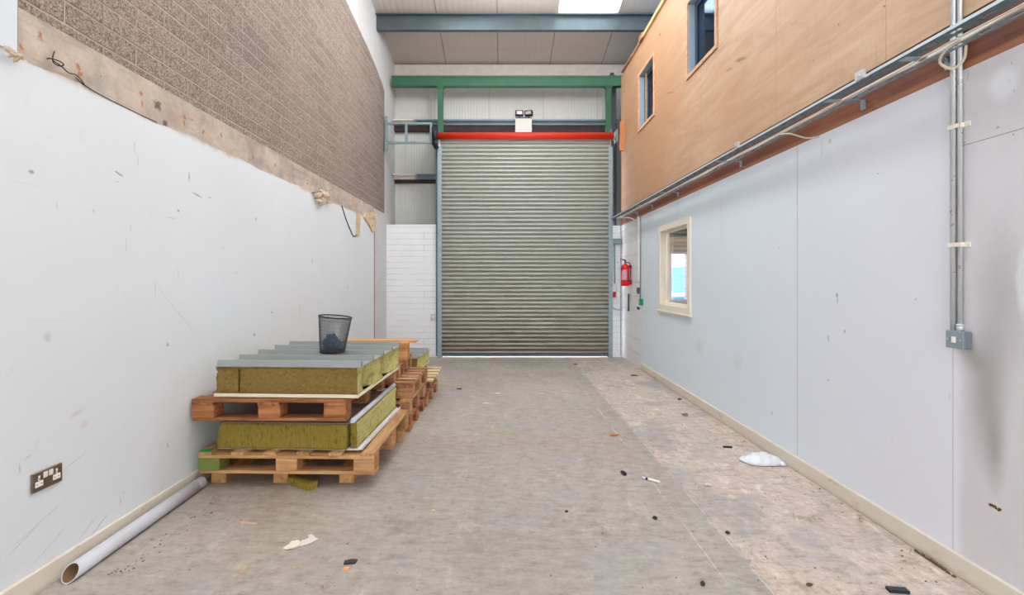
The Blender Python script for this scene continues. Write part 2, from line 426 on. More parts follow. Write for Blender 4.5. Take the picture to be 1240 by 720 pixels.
def mat_roof(name, rgb, axis=0, pitch=.1, off=0., joint=1., strength=.35, joints=True):
    k = M(name); s = k.sep()
    c = k.mix(lin(*rgb), tuple(v*.86 for v in lin(*rgb)), k.noise(2, 4, .6))
    fr = k.math('FRACT', k.math('DIVIDE', k.math('ADD', s[axis], off+100*joint), joint))
    d = k.math('MINIMUM', fr, k.math('SUBTRACT', 1., fr))
    if joints: c = k.mix(c, lin(70,62,58), k.rng(d, .010, .004, 0, .8 if axis == 0 and 'roof' in name else .25))
    w = k.math('SINE', k.math('MULTIPLY', s[axis], 2*PI/pitch))
    c = k.mix(c, tuple(v*.8 for v in lin(*rgb)), k.rng(w, .6, 1., 0, .2))
    c = k.mix(c, tuple(v*.72 for v in lin(*rgb)), k.rng(k.noise(5, 5, .7), .58, .75, 0, .3))
    k.col(c); k.rough(.5); k.bump(w, strength, .006)
    return k.m

WHITE_L, WHITE_R, BRICK = mat_left(), mat_right(), mat_brick()
WB_X, WB_Y, WBLOCK = mat_white_brick(0, .105, 3.0), mat_white_brick(1), mat_white_brick(1, .225, 6., -.02, .8, 0)
CONC, PLY, BROWN, FLOOR = mat_concrete_band(), mat_ply(), mat_brown_band(), mat_floor()
ROOF = mat_roof('ribbed_roof_lining', (196,186,176), 0, .1, .08, 1., .2)
CLAD = mat_roof('ribbed_wall_cladding', (202,201,195), 0, .055, .25, 1.05, .22)
def mat_skirting():
    k = M('cream_skirting'); c = k.mix(lin(220,211,196), lin(206,196,178), k.noise(3, 4, .6))
    c = k.mix(c, lin(150,128,98), k.rng(k.noise(11, 6, .75, k.map(scale=(1,.4,1))), .58, .72, 0, .7))
    z = k.sep()[2]
    c = k.mix(c, lin(140,118,92), k.math('MULTIPLY', k.rng(z, .03, .0, 0, .7), k.noise(9, 3)))
    k.col(c); k.rough(.6); return k.m
SKIRT = mat_skirting()
def mat_galv(name, rgb, rough=.42, metal=.6):
    k = M(name); v = k.vor(26, out=1); g = k.noise(14, 4, .6)
    c = k.mix(lin(*rgb), tuple(x*(.88 if 'bright' in name else .72) for x in lin(*rgb)), g)
    k.col(c); k.metal(metal); k.rough(k.rng(g, .3, .7, rough-.08, rough+.15)); return k.m
GALV = mat_galv('galvanised_steel', (158,174,180), .42, .35)
GALV_D = mat_galv('dull_galvanised_steel', (96,116,122), .5, .3)
STEEL = mat_galv('bright_steel_conduit', (214,216,218), .32, .45)
GREEN = simple('green_painted_steel', (54,100,74), .45, 0, 5, .12)
GREY_P = simple('grey_painted_steel', (128,148,154), .45, .2, 5, .10)
DARK = simple('black_plastic', (34,36,42), .5, 0, 20, .1)
PURLIN = simple('blue_grey_purlin', (86,97,101), .35, .35, 4, .12)
RED = simple('red_paint', (206,52,28), .3, 0, 9, .06)
EXRED = simple('extinguisher_red', (222,30,26), .3)
WHITE = simple('white_plastic', (232,232,226), .45)
CREAM = simple('cream_gloss_paint', (232,226,212), .4, 0, 6, .03)
CABLE = simple('beige_cable_sheath', (206,190,168), .55)
WIRE = simple('black_cable_sheath', (34,32,32), .5)

def mat_wood(name, base, dark, light, grain=(.12, 1, 1)):
    k = M(name)
    s = k.rnd(); off = k.comb(k.math('MULTIPLY', s, 17.), k.math('MULTIPLY', s, 31.), k.math('MULTIPLY', s, 7.))
    v = k.vm('ADD', k.map(scale=grain), off)
    g = k.noise(26, 5, .65, v, .6)
    c = k.ramp(g, [(.28, lin(*dark)), (.5, lin(*base)), (.75, lin(*light))])
    hue = k.rng(s, 0, 1, .75, 1.12)
    c = k.mix((0,0,0), c, hue)
    c = k.mix(c, tuple(x*.35 for x in lin(*dark)), k.rng(k.noise(7, 5, .7, off and k.vm('ADD', k.co(), off)), .62, .8, 0, .6))
    k.col(c); k.rough(.75); k.bump(g, .2, .003)
    return k.m
W_TAN_X = mat_wood('tan_pallet_wood', (188,140,92), (140,96,58), (214,172,124), (.12,1,1))
W_TAN_Y = mat_wood('tan_pallet_wood_lengthways', (188,144,98), (142,100,64), (216,176,130), (1,.12,1))
W_RED_X = mat_wood('reddish_pallet_wood', (166,106,64), (112,66,38), (196,140,94), (.12,1,1))
W_RED_Y = mat_wood('reddish_pallet_wood_lengthways', (162,104,66), (110,66,40), (192,136,92), (1,.12,1))
W_BRN_X = mat_wood('brown_pallet_wood', (176,128,92), (118,80,56), (206,164,128), (.12,1,1))
W_BRN_Y = mat_wood('brown_pallet_wood_lengthways', (168,118,84), (114,76,52), (196,152,116), (1,.12,1))
W_ORG_X = mat_wood('orange_pallet_wood', (204,150,94), (158,106,60), (222,176,122), (.12,1,1))
W_ORG_Y = mat_wood('orange_pallet_wood_lengthways', (204,150,94), (158,106,60), (222,176,122), (1,.12,1))
W_LIT_X = mat_wood('pale_pallet_wood', (214,190,150), (176,146,108), (230,210,176), (.12,1,1))
W_LIT_Y = mat_wood('pale_pallet_wood_lengthways', (214,190,150), (176,146,108), (230,210,176), (1,.12,1))

# ================================================================== SHELL
YB, YF = 9.4, -3.5                    # cladding line, open end behind the camera
def roof_z(y): return 5.52 + .17*(9.4-y)

bm = nb(); box(bm, -2.6, 5.6, YF, 8.62, -.12, 0)
struct(obj('floor', bm, FLOOR), 'worn grey brown concrete floor with joints and a pinkish scoured strip', 'floor')
bm = nb(); box(bm, -7, 9, 8.621, 26, -.14, -.004)
struct(obj('floor_outside', bm, simple('pale_yard_concrete', (236,228,240), .8, 0, 3, .05)), 'pale concrete yard just glimpsed under the shutter', 'yard')

bm = nb(); box(bm, -2.35, -2.075, YF, YB+.1, 0, 7.8)
struct(obj('wall_left', bm, BRICK), 'bare brown aggregate block wall above the concrete band', 'wall')
# plasterboard lining with its ragged top
bm = nb(); top = []
y = YF
while y < 7.76:
    r = .026*mnoise.noise(Vector((y*2.3, 0, 1))) + .010*mnoise.noise(Vector((y*11, 3, 1)))
    if y < 2.06: r = .028
    top.append((y, 2.312 + r)); y += .05
pts = [(YF, 0), (7.76, 0), (7.76, 2.30)] + top[::-1]
prism(bm, pts, 'x', -2.075, -2.05)
struct(obj('wall_left_lower', bm, WHITE_L), 'white painted lining below the bare concrete band, scuffed and cracked', 'wall')
bm = nb(); prism(bm, [(2.06, 2.27), (7.74, 2.27), (7.76, 2.36), (7.80, 2.38), (7.80, 2.532), (2.06, 2.532)], 'x', -2.0745, -2.058)
struct(obj('trim_1', bm, CONC), 'bare concrete band with rust spots between lining and block wall', 'trim')
bm = nb(); box(bm, -2.0745, -2.045, YF, 2.045, 2.33, 7.5)
struct(obj('wall_left_upper', bm, simple('white_boxed_lining', (206,212,218), .7, 0, 3, .02)), 'white boxed lining running up beside the end of the bare blocks', 'wall')
bm = nb(); box(bm, -2.0745, -2.045, 7.761, 7.79, .0, 2.27)
struct(obj('trim_2', bm, simple('red_edge_tape', (204,60,66), .6, 0, 30, .3)), 'thin red edge running down the far end of the white lining', 'trim')

# back wall : masonry, cladding
bm = nb(); box(bm, -2.075, -1.19, 8.70, 8.92, 0, 2.36)
struct(obj('wall_back', bm, WB_X), 'white painted brick wall between the pallets and the shutter', 'wall')
bm = nb(); box(bm, 1.935, 2.13, 8.72, 8.92, 0, 2.34)
struct(obj('wall_back_pier', bm, WB_X), 'narrow white painted brick pier between shutter and pipes', 'wall')
bm = nb()
box(bm, -2.35, -1.12, YB, YB+.08, -.1, roof_z(YB)); box(bm, -1.12, 1.96, YB, YB+.08, 4.02, roof_z(YB)); box(bm, 1.96, 2.25, YB, YB+.08, -.1, roof_z(YB))
box(bm, 2.25, 5.6, YB, YB+.08, 2.4, roof_z(YB)); box(bm, 2.25, 3.26, YB, YB+.08, -.1, 2.4); box(bm, 3.56, 5.6, YB, YB+.08, -.1, 2.4)
box(bm, 3.26, 3.56, YB, YB+.08, -.1, .95); box(bm, 3.26, 3.56, YB, YB+.08, 1.9, 2.4)
bmesh.ops.remove_doubles(bm, verts=bm.verts, dist=1e-5)
struct(obj('wall_back_upper', bm, CLAD), 'pale ribbed metal cladding around and above the shutter', 'wall')
# closing the sides of the doorway recess
bm = nb(); box(bm, -1.19, -1.14, 8.70, YB, 0, 4.1); 
struct(obj('trim_3', bm, GALV_D), 'dark steel jamb tucked beside the white brick and shutter guide', 'trim')
bm = nb(); box(bm, 1.965, 1.99, 8.76, YB, 2.36, 4.1)
struct(obj('trim_4', bm, GALV_D), 'dark steel jamb above the narrow brick pier', 'trim')
bm = nb(); box(bm, -2.074, -1.2, 8.925, 9.39, 2.25, 2.345); 
struct(obj('trim_5', bm, GALV_D), 'ledge between white brick and cladding beside the shutter', 'trim')

# roof lining with skylight openings
bm = nb()
holes = [(0.92, 1.92, 3.0, 8.02), (-1.08, -.08, -2.6, 1.8), (0.92, 1.92, -2.9, 2.2), (-1.08, -.08, 2.4, 7.6), (2.92, 3.92, 2.0, 7.6)]  # last two openings unseen, added to brighten the back
X = sorted(set([-2.35, 5.6] + [h[i] for h in holes for i in (0,1)])); Y = sorted(set([YF, YB+.1] + [h[i] for h in holes for i in (2,3)]))
for a, b in zip(X, X[1:]):
    for c_, d in zip(Y, Y[1:]):
        if any(h[0] < (a+b)/2 < h[1] and h[2] < (c_+d)/2 < h[3] for h in holes): continue
        vs = box(bm, a, b, c_, d, 0, .08)
        for v in vs: v.co.z += roof_z(v.co.y)
bmesh.ops.remove_doubles(bm, verts=bm.verts, dist=1e-4)
struct(obj('ceiling', bm, ROOF), 'brownish grey ribbed roof panels sloping up from the shutter wall', 'ceiling')
k = M('translucent_skylight'); k.t.nodes.remove(k.b)
tr = k.n('BsdfTranslucent'); tr.inputs[0].default_value = (.96,.97,1,1); tp = k.n('BsdfTransparent')
mx = k.n('MixShader'); mx.inputs[0].default_value = .65
k.t.links.new(tr.outputs[0], mx.inputs[1]); k.t.links.new(tp.outputs[0], mx.inputs[2]); k.t.links.new(mx.outputs[0], k.out.inputs[0])
SKY_M = k.m
for i, h in enumerate(holes[:4]):
    bm = nb()
    vs = box(bm, h[0], h[1], h[2], h[3], .03, .036)
    for v in vs: v.co.z += roof_z(v.co.y)
    struct(obj('window_%d' % (i+4), bm, SKY_M), ['glowing translucent skylight panel beyond the steel purlin', 'translucent skylight panel overhead on the block wall side', 'translucent skylight panel above the plywood side overhead','unseen translucent skylight panel added to brighten the back of the bay'][i], 'skylight')

# right side : lower boards, timber band, plywood
bm = nb(); slab_with_holes(bm, 2.13, 2.16, (YF, 7.41), (0, 2.34), [(5.47, 6.53, 1.0, 2.06)])
struct(obj('wall_right', bm, WHITE_R), 'white boarded lower wall with window, conduit and a soot stain', 'wall')
bm = nb(); box(bm, 2.142, 2.24, 7.41, 9.4, 0, 2.34)
struct(obj('wall_right_far', bm, WBLOCK), 'white painted blockwork beside the fire extinguisher', 'wall')
bm = nb(); box(bm, 2.135, 2.24, YF, 8.70, 2.34, 2.60)
struct(obj('trim_6', bm, BROWN), 'dark brown timber band under the plywood and behind the cable tray', 'trim')
bm = nb(); slab_with_holes(bm, 2.13, 2.15, (YF, 8.66), (2.585, 4.99), [(4.83, 5.54, 3.70, 4.52), (6.80, 7.50, 3.70, 4.52)])
struct(obj('wall_right_upper', bm, PLY), 'tan plywood upper wall with two small windows', 'wall')
# top timbers over the plywood
topw = mat_wood('pale_batten_wood', (222,190,126), (186,146,86), (238,214,160), (1,.12,1))
bm = nb(); box(bm, 2.10, 2.20, 2.2, 7.30, 4.992, 5.05, .004)
struct(obj('trim_7', bm, topw), 'pale timber batten along the top edge of the plywood', 'trim')
bm = nb(); box(bm, 2.105, 2.2, 7.34, 8.1, 4.992, 5.03, .004); box(bm, 2.11, 2.2, 7.9, 8.6, 5.03, 5.06, .004); box(bm, 2.09, 2.15, 7.26, 7.42, 4.992, 5.075, .003)
struct(obj('trim_8', bm, W_BRN_Y), 'broken darker batten ends over the far plywood corner', 'trim')

bm = nb(); box(bm, -2.35, 5.6, YF-.1, YF, 3.0, 7.7); box(bm, -2.35, -1.4, YF-.1, YF, 0, 3.0); box(bm, 2.13, 5.6, YF-.1, YF, 0, 3.0)
struct(obj('wall_front', bm, simple('pale_front_wall', (214,214,212), .7)), 'pale wall behind the viewer with a wide doorway', 'wall')
# rooms behind the right wall
bm = nb()
box(bm, 2.16, 5.6, 3.0, 3.05, 0, 2.34); box(bm, 5.55, 5.6, 3.05, 9.4, -.1, roof_z(9.4))
box(bm, 2.22, 5.6, YF, 9.4, 2.345, 2.6)
struct(obj('wall_side_room', bm, simple('cream_room_paint', (226,212,200), .7, 0, 2, .04)), 'cream walls of the side room seen through the lower window', 'wall')
bm = nb(); box(bm, 2.2, 5.54, 3.4, 3.45, 2.6, 4.98); box(bm, 2.2, 5.54, 8.66, 8.7, 2.6, 4.98); box(bm, 2.2, 5.54, 3.4, 8.7, 4.93, 4.985); box(bm, 4.4, 4.45, 3.45, 8.66, 2.6, 4.93)
struct(obj('wall_mezzanine', bm, simple('dim_office_paint', (78,124,160), .7)), 'dim office walls behind the upper windows', 'wall')

bm = nb(); box(bm, -2.0495, -2.03, YF, 4.35, 0, .10, .003)
bm2 = nb(); box(bm2, -2.0495, -2.03, 4.35, 7.76, 0, .10, .003)
me = obj('baseboard_left', bm, SKIRT); bm2.free()

struct(me, 'cream skirting board behind the grey pipe', 'skirting board')
bm = nb(); box(bm, 2.108, 2.1295, YF, 7.41, 0, .10, .003)
struct(obj('baseboard_right', bm, SKIRT), 'dirty cream skirting board behind the white plastic bag', 'skirting board')

# ---------------- windows in the right wall
def glass(name, tint, refl=1.):
    k = M(name); k.t.nodes.remove(k.b)
    g = k.n('BsdfGlossy'); g.inputs['Roughness'].default_value = .03; t = k.n('BsdfTransparent'); t.inputs[0].default_value = (*tint, 1)
    fr = k.n('Fresnel'); fr.inputs[0].default_value = 1.5
    mx = k.n('MixShader'); k.put(mx.inputs[0], k.math('MULTIPLY', fr.outputs[0], refl, True))
    k.t.links.new(t.outputs[0], mx.inputs[1]); k.t.links.new(g.outputs[0], mx.inputs[2]); k.t.links.new(mx.outputs[0], k.out.inputs[0])
    return k.m
def ring_x(bm, x0, x1, y0, y1, z0, z1, w, mat=0, wb=None):
    wb = wb or w
    box(bm, x0, x1, y0, y1, z0, z0+wb, .0015, mat); box(bm, x0, x1, y0, y1, z1-w, z1, .0015, mat)
    box(bm, x0, x1, y0, y0+w, z0+wb, z1-w, .0015, mat); box(bm, x0, x1, y1-w, y1, z0+wb, z1-w, .0015, mat)
w1 = thing('window_1', 'cream framed lower window looking through to a bright blue yard', 'window', (2.13, 6.0, .97)); w1['kind'] = 'structure'
bm = nb(); ring_x(bm, -.022, 0, -.55, .55, 0, 1.115, .075); obj('window_frame', bm, CREAM, w1)
bm = nb(); box(bm, -.035, 0, -.57, .57, -.022, 0, .003); obj('window_sill', bm, CREAM, w1)
bm = nb(); ring_x(bm, 0.0, .11, -.53, .53, .03, 1.09, .03); obj('reveal', bm, CREAM, w1)
bm = nb(); ring_x(bm, .05, .085, -.50, .50, .06, 1.06, .045); obj('sash', bm, CREAM, w1)
bm = nb(); box(bm, .066, .070, -.455, .455, .105, 1.015); obj('pane', bm, glass('clear_glass', (.97,.98,1), .6), w1)
for i, (yc, lab) in enumerate(((7.15, 'upper plywood wall window next to the orange wood offcut'), (5.185, 'upper plywood wall window showing a pale skylight reflection'))):
    w = thing('window_%d' % (i+2), lab, 'window', (2.13, yc, 3.66)); w['kind'] = 'structure'
    bm = nb(); ring_x(bm, -.016, 0, -.40, .40, 0, .90, .045); obj('window_frame', bm, mat_wood('window_trim_wood', (212,166,128), (180,134,96), (224,188,152), (1,.12,1)), w)
    bm = nb(); ring_x(bm, 0.0, .13, -.356, .356, .036, .862, .012); obj('reveal', bm, simple('grey_reveal_paint', (150,166,178), .6), w)
    bm = nb(); ring_x(bm, .07, .10, -.345, .345, .048, .850, .05); obj('sash', bm, simple('slate_window_sash', (52,72,92), .5), w)
    if i == 0:
        bm = nb(); box(bm, .045, .069, .19, .215, .048, .85, .002); obj('bead', bm, W_ORG_Y, w)
    bm = nb(); box(bm, .083, .087, -.30, .30, .095, .80); obj('pane', bm, glass('dark_window_glass', (.42,.62,.78), (.3, .75)[i]), w)

# far window of the side room
w = thing('window_8', 'bright window at the far end of the side room', 'window', (3.41, 9.36, .95)); w['kind'] = 'structure'
bm = nb()
for a in ((-.19,-.15,0,.95),(.15,.19,0,.95),(-.15,.15,0,.04),(-.15,.15,.91,.95)): box(bm, a[0], a[1], -.03, .03, a[2], a[3], .003)
obj('window_frame', bm, simple('lilac_white_frame', (222,208,226), .5), w)
bm = nb(); box(bm, -.15, .15, -.003, .003, .04, .91); obj('pane', bm, glass('far_pane_glass', (.98,.99,1), .4), w)
bm = nb(); box(bm, 2.8, 4.6, 9.22, 9.38, 2.05, 2.18, .004); struct(obj('trim_9', bm, simple('beige_rail', (214,196,170), .6)), 'beige rail across the side room above its far window', 'trim')
bm = nb(); box(bm, 2.8, 4.6, 9.22, 9.38, 2.19, 2.34, .004); struct(obj('trim_10', bm, simple('dark_pelmet', (70,82,86), .6)), 'dark pelmet under the side room ceiling', 'trim')
# cyan container in the yard
cy = simple('cyan_painted_metal', (0,176,226), .5, 0, 2, .06); cyl = simple('pale_cyan_tarpaulin', (150,222,238), .6, 0, 3, .06)
t = thing('skip_container', 'bright cyan container outside beyond the far side room window', 'container', (4.3, 12.0, -.012))
bm = nb(); box(bm, -1.3, 1.3, 0, 1.6, 0, .95, .01); 
for i in range(8): box(bm, -1.25+i*.34, -1.2+i*.34, -.03, 0, .05, .9, .004)
obj('body', bm, cy, t)
bm = nb(); box(bm, -1.34, 1.34, -.05, 1.62, .95, 1.05, .01); obj('rim', bm, WHITE, t)
bm = nb(); prism(bm, [(-1.28,1.05),(1.28,1.05),(1.28,1.5),(.6,1.72),(-.5,1.66),(-1.28,1.45)], 'y', .05, 1.5); obj('cover', bm, cyl, t)

# ================================================================== SHUTTER
d1 = thing('door_1', 'large closed grey roller shutter with a red drum', 'roller shutter', (.405, 8.56, 0)); d1['kind'] = 'structure'
k = M('shutter_slats')
v = k.map(scale=(.25, 1, 9)); s = k.sep()
c = k.mix(lin(172,176,168), lin(150,152,143), k.noise(3, 5, .65, v))
c = k.mix(c, lin(140,132,116), k.math('MULTIPLY', k.rng(s[2], 2.2, .3, 0, .75), k.rng(k.noise(2.4, 6, .7, k.map(scale=(.5,1,5))), .35, .6)))
c = k.mix(c, lin(112,92,82), k.math('MULTIPLY', k.rng(s[2], .75, .1, 0, .7), k.rng(k.noise(3, 4, .6, k.map(scale=(.12,1,10))), .3, .55)))
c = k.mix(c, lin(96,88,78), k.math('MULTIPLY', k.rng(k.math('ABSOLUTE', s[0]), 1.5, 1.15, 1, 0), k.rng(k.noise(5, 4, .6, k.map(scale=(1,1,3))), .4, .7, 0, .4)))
k.col(c); k.rough(.42); k.metal(.25); k.bump(k.noise(9, 4), .08, .005); SLAT = k.m
pitch = .0727; prof = []
z = .055; nsl = 52
for i in range(nsl):
    for t_ in range(8):
        u = t_/8
        if u < .78: d = -.026*math.sin(PI*u/.78)**.8
        else: d = .004
        prof.append((d, z+u*pitch))
    z += pitch
ztop = z
bm = nb(); L = [bm.verts.new((-1.50, a, b)) for a, b in prof]; R = [bm.verts.new((1.50, a, b)) for a, b in prof]
for i in range(len(prof)-1): bm.faces.new((L[i], R[i], R[i+1], L[i+1]))
o = obj('slats', bm, SLAT, d1); 
sol = o.modifiers.new('thick', 'SOLIDIFY'); sol.thickness = .002; sol.offset = 1
# curtain wrapping back over the drum
bm = nb(); pts = []
for i in range(9):
    a = i/8*PI*.5; pts.append((.0 + .16*(1-math.cos(a)), ztop + .16*math.sin(a)))
inner = [(a+.004, b-.004) for a, b in pts]
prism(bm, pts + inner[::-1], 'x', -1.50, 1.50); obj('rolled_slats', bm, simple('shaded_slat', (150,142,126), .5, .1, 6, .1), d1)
bm = nb(); box(bm, -1.50, 1.50, -.02, .012, .024, .06, .003); box(bm, -1.50, 1.50, -.045, .0, .024, .03, .001); obj('bottom_rail', bm, GALV_D, d1)
for sx in (-1, 1):
    bm = nb(); x0 = 1.465
    pts = [(sx*x0, -.045), (sx*(x0+.075), -.045), (sx*(x0+.075), .06), (sx*x0, .06), (sx*x0, .052), (sx*(x0+.067), .052), (sx*(x0+.067), -.037), (sx*x0, -.037)]
    prism(bm, pts, 'z', 0, 3.70)
    for q in range(7): tube(bm, [(sx*(x0+.04), -.0455, .25+q*.55), (sx*(x0+.04), -.05, .25+q*.55)], .008, 6)
    obj('guide', bm, GALV, d1)
bm = nb()
rings = tube(bm, [(-1.53, -.05, 3.885), (1.545, -.05, 3.885)], .058, 24)
for f in bm.faces: f.smooth = True
for a in (2.0, 3.05, 4.1):
    tube(bm, [(-1.53, -.05+.058*math.cos(a), 3.885+.058*math.sin(a)), (1.545, -.05+.058*math.cos(a), 3.885+.058*math.sin(a))], .006, 8)
obj('drum', bm, RED, d1)
bm = nb(); tube(bm, [(1.545, -.05, 3.885), (1.60, -.05, 3.885)], .045, 14); box(bm, 1.6, 1.61, -.14, .12, 3.80, 4.0, .004); tube(bm, [(1.56,-.02,3.9),(1.60,-.02,3.78)], .02, 8)
obj('drum_bearing', bm, GALV, d1)
bm = nb()
tube(bm, [(-1.62, -.06, 3.90), (-1.54, -.06, 3.90)], .11, 20); tube(bm, [(-1.60, -.10, 3.74), (-1.52, -.10, 3.74)], .075, 16); box(bm, -1.63, -1.53, -.12, .02, 3.72, 4.04, .01)
tube(bm, [(-1.58,-.1,3.7),(-1.53,-.1,3.66)], .04, 10)
obj('gear_motor', bm, DARK, d1)

# steelwork round the shutter
t = thing('steel_goalpost_frame', 'green steel beam on two posts above the shutter drum', 'steel frame', (.4, 8.95, 4.0))
bm = nb(); zb = .925; 
prism(bm, [(-.06, zb), (.06, zb), (.06, zb+.012), (.006, zb+.012), (.006, zb+.174), (.06, zb+.174), (.06, zb+.186), (-.06, zb+.186), (-.06, zb+.15), (-.05, zb+.15), (-.05, zb+.03), (-.06, zb+.03)], 'x', -2.43, 1.80)
obj('beam', bm, GREEN, t)
for x0, x1 in ((-1.585, -1.485), (1.515, 1.615)):
    bm = nb(); box(bm, x0, x1, -.05, .05, -.02, .925, .004); box(bm, x0-.02, x1+.02, -.055, .055, .90, .925); obj('post', bm, GREEN, t)

def zed(y0, zc, h, w=.06):
    s = .005
    return [(y0-w, zc+h/2-.02), (y0-w+s, zc+h/2-.02), (y0-w+s, zc+h/2-s), (y0, zc+h/2-s), (y0, zc-h/2), (y0+w, zc-h/2), (y0+w, zc-h/2+.02), (y0+w-s, zc-h/2+.02), (y0+w-s, zc-h/2+s), (y0+s, zc-h/2+s), (y0+s, zc+h/2), (y0-w, zc+h/2)]
def rail(name, y0, zc, h, x0, x1, mat, label, cat, w=.07):
    bm = nb(); prism(bm, zed(y0, zc, h, w), 'x', x0, x1); return tag(obj(name, bm, mat), label, cat)
def mat_rail():
    k = M('part_painted_sheeting_rail'); x = k.sep()[0]
    c = k.mix(lin(134,152,160), lin(110,124,130), k.noise(5, 4))
    wm = k.rng(k.math('ADD', x, k.math('MULTIPLY', k.noise(7, 3), .2)), -1.5, -1.6, 0, 1)
    c = k.mix(c, lin(226,218,208), wm); k.col(c); k.rough(.45); k.metal(.1); return k.m
RAILM = mat_rail()
rail('sheeting_rail', 9.27, 4.365, .075, -2.07, 2.2, RAILM, 'long steel sheeting rail behind the twin spot emergency light', 'steel rail', .10)
rail('sheeting_rail', 9.27, 3.33, .08, -2.07, -1.2, RAILM, 'short steel sheeting rail below the ladder-like bracket', 'steel rail', .10)
rail_shade = simple('rail_shade_strip', (62,48,46), .8, 0, 8, .2)  # dark strips stand in for the shade under both rails
bm = nb(); box(bm, -2.07, 2.2, 9.30, 9.385, 4.22, 4.325, .003); struct(obj('trim_15', bm, rail_shade), 'dark strip standing in for the shade under the long sheeting rail', 'trim')
bm = nb(); box(bm, -2.07, -1.2, 9.33, 9.385, 3.23, 3.288, .003); struct(obj('trim_16', bm, rail_shade), 'dark strip standing in for the shade under the short sheeting rail', 'trim')
# purlin under the roof
bm = nb(); zc = 5.61
prism(bm, [(8.00, zc-.12), (8.075, zc-.12), (8.075, zc-.10), (8.07, zc-.10), (8.07, zc-.115), (8.006, zc-.115), (8.006, zc+.12), (7.93, zc+.12), (7.93, zc+.10), (7.935, zc+.10), (7.935, zc+.114), (8.00, zc+.114)], 'x', -2.08, 5.55)
struct(obj('trim_11', bm, PURLIN), 'blue grey steel purlin crossing under the roof beside the skylight', 'purlin')
# flashing along the top of the cladding
bm = nb(); box(bm, -2.07, 5.5, 9.30, 9.385, 5.20, 5.49); struct(obj('trim_12', bm, simple('pinkish_flashing', (196,184,176), .7, 0, 7, .12)), 'stained pale board between roof lining and green beam', 'trim')

# ladder shaped bracket
t = thing('wall_bracket', 'ladder-like galvanised bracket between block wall and drum motor', 'bracket', (-2.03, 8.5, 3.75))
for z0 in (0., .335):
    bm = nb(); box(bm, 0, .80, -.02, .02, z0, z0+.035, .002); obj('bracket_rail', bm, GREY_P, t)
for x0, a, b in ((-.02, -.12, .48), (.33, 0.035, .335), (.765, .035, .335)):
    bm = nb(); box(bm, x0, x0+.04, -.021, .021, a, b, .002); obj('bracket_upright', bm, GREY_P, t)

# steel stanchion behind the plywood corner
bm = nb()
box(bm, 2.02, 2.028, 9.05, 9.18, 0, 5.0); box(bm, 2.125, 2.133, 9.05, 9.18, 0, 5.0); box(bm, 2.028, 2.125, 9.11, 9.118, 0, 5.0)
struct(obj('trim_13', bm, simple('blotchy_grey_steel', (112,110,118), .6, .1, 12, .3)), 'blotchy grey steel column between shutter and plywood', 'steel column')
bm = nb(); box(bm, 2.0, 2.07, 8.95, 8.99, 5.112, 5.19, .004); box(bm, 1.96, 2.09, 8.90, 9.0, 5.1115, 5.125, .002)
tag(obj('steel_cleat', bm, simple('dark_steel', (70,60,62), .6)), 'small dark steel cleat standing on the green beam', 'cleat')

# emergency light
t = thing('emergency_light', 'white twin spot emergency light above the shutter drum', 'emergency light', (.40, 9.09, 4.135))
bm = nb(); box(bm, -.155, .155, -.09, 0, 0, .23, .008); obj('battery_box', bm, simple('aged_cream_casing', (200,198,188), .5), t)
bm = nb(); box(bm, -.15, .15, -.085, -.005, .232, .25, .003); box(bm, -.16,-.05,-.02,.07,.19,.21); obj('top_rail', bm, DARK, t)
kk = simple('spot_reflector', (170,152,142), .3, .3)
for x, rz in ((-.08, .05), (.10, -.25)):
    bm = nb(); box(bm, -.075, .075, -.06, .03, .03, .125, .006); tube(bm, [(0,-.01,0),(0,-.01,.035)], .012, 8)
    h = obj('lamp_head', bm, DARK, t, loc=(x, -.045, .25), rot=(0, 0, rz))
    bm = nb(); tube(bm, [(0,-.058,.077),(0,-.066,.077)], [.022,.030], 16); box(bm, -.052, .052, -.064, -.0605, .05, .105, .002); obj('lens', bm, kk, h)
    
# fixture on white brick by the shutter
t = thing('switch_box', 'small grubby switch box on white brick beside the shutter guide', 'switch', (-1.235, 8.70, .70))
bm = nb(); box(bm, -.04, .04, -.035, 0, -.055, .055, .004); obj('body', bm, simple('grubby_plastic', (206,188,180), .6, 0, 40, .25), t)
bm = nb(); box(bm, -.014, .014, -.045, -.035, -.02, .02, .003); obj('rocker', bm, WHITE, t)

# orange timber offcut
bm = nb(); prism(bm, [(-.05,-.26),(.035,-.27),(.05,-.22),(.05,.22),(.02,.27),(-.045,.24)], 'y', -.02, .02)
tag(obj('wood_offcut', bm, simple('orange_stained_wood', (192,124,74), .6, 0, 14, .12), loc=(2.10, 8.45, 3.88)), 'orange wood offcut fixed upright at the far plywood corner', 'wood offcut')

# ================================================================== SERVICES ON THE RIGHT WALL
# cable tray : two slotted rails side by side on brackets
def slotted_rail(xa, xb, lip_side, zc=2.43):
    bm = nb(); y = 1.2; L_ = .075; G = .052
    ys = [1.0]
    w = xb-xa
    box(bm, xa, xa+w*.34, 1.0, 8.45, zc, zc+.003); box(bm, xb-w*.34, xb, 1.0, 8.45, zc, zc+.003)
    while y < 8.45:
        box(bm, xa+w*.34, xb-w*.34, y, y+L_, zc, zc+.003); y += L_+G
    xl = xa if lip_side < 0 else xb-.003
    return bm
def tray_lip(xl, zc=2.43, h=.014):
    bm = nb(); box(bm, xl-.003, xl-.0002, 1.0, 8.45, zc, zc+h, .0005); return bm
t = thing('cable_tray', 'slotted galvanised cable tray along the foot of the plywood', 'cable tray')
obj('near_rail', slotted_rail(1.90, 1.965, -1), GALV_D, t); obj('wall_rail', slotted_rail(2.03, 2.085, 1), GALV, t)  # near rail in darker steel, its underside shade put into the colour
LIP = simple('lit_galvanised_lip', (206,220,228), .35, .2)  # paler copy of the steel: light on the lips put into the colour
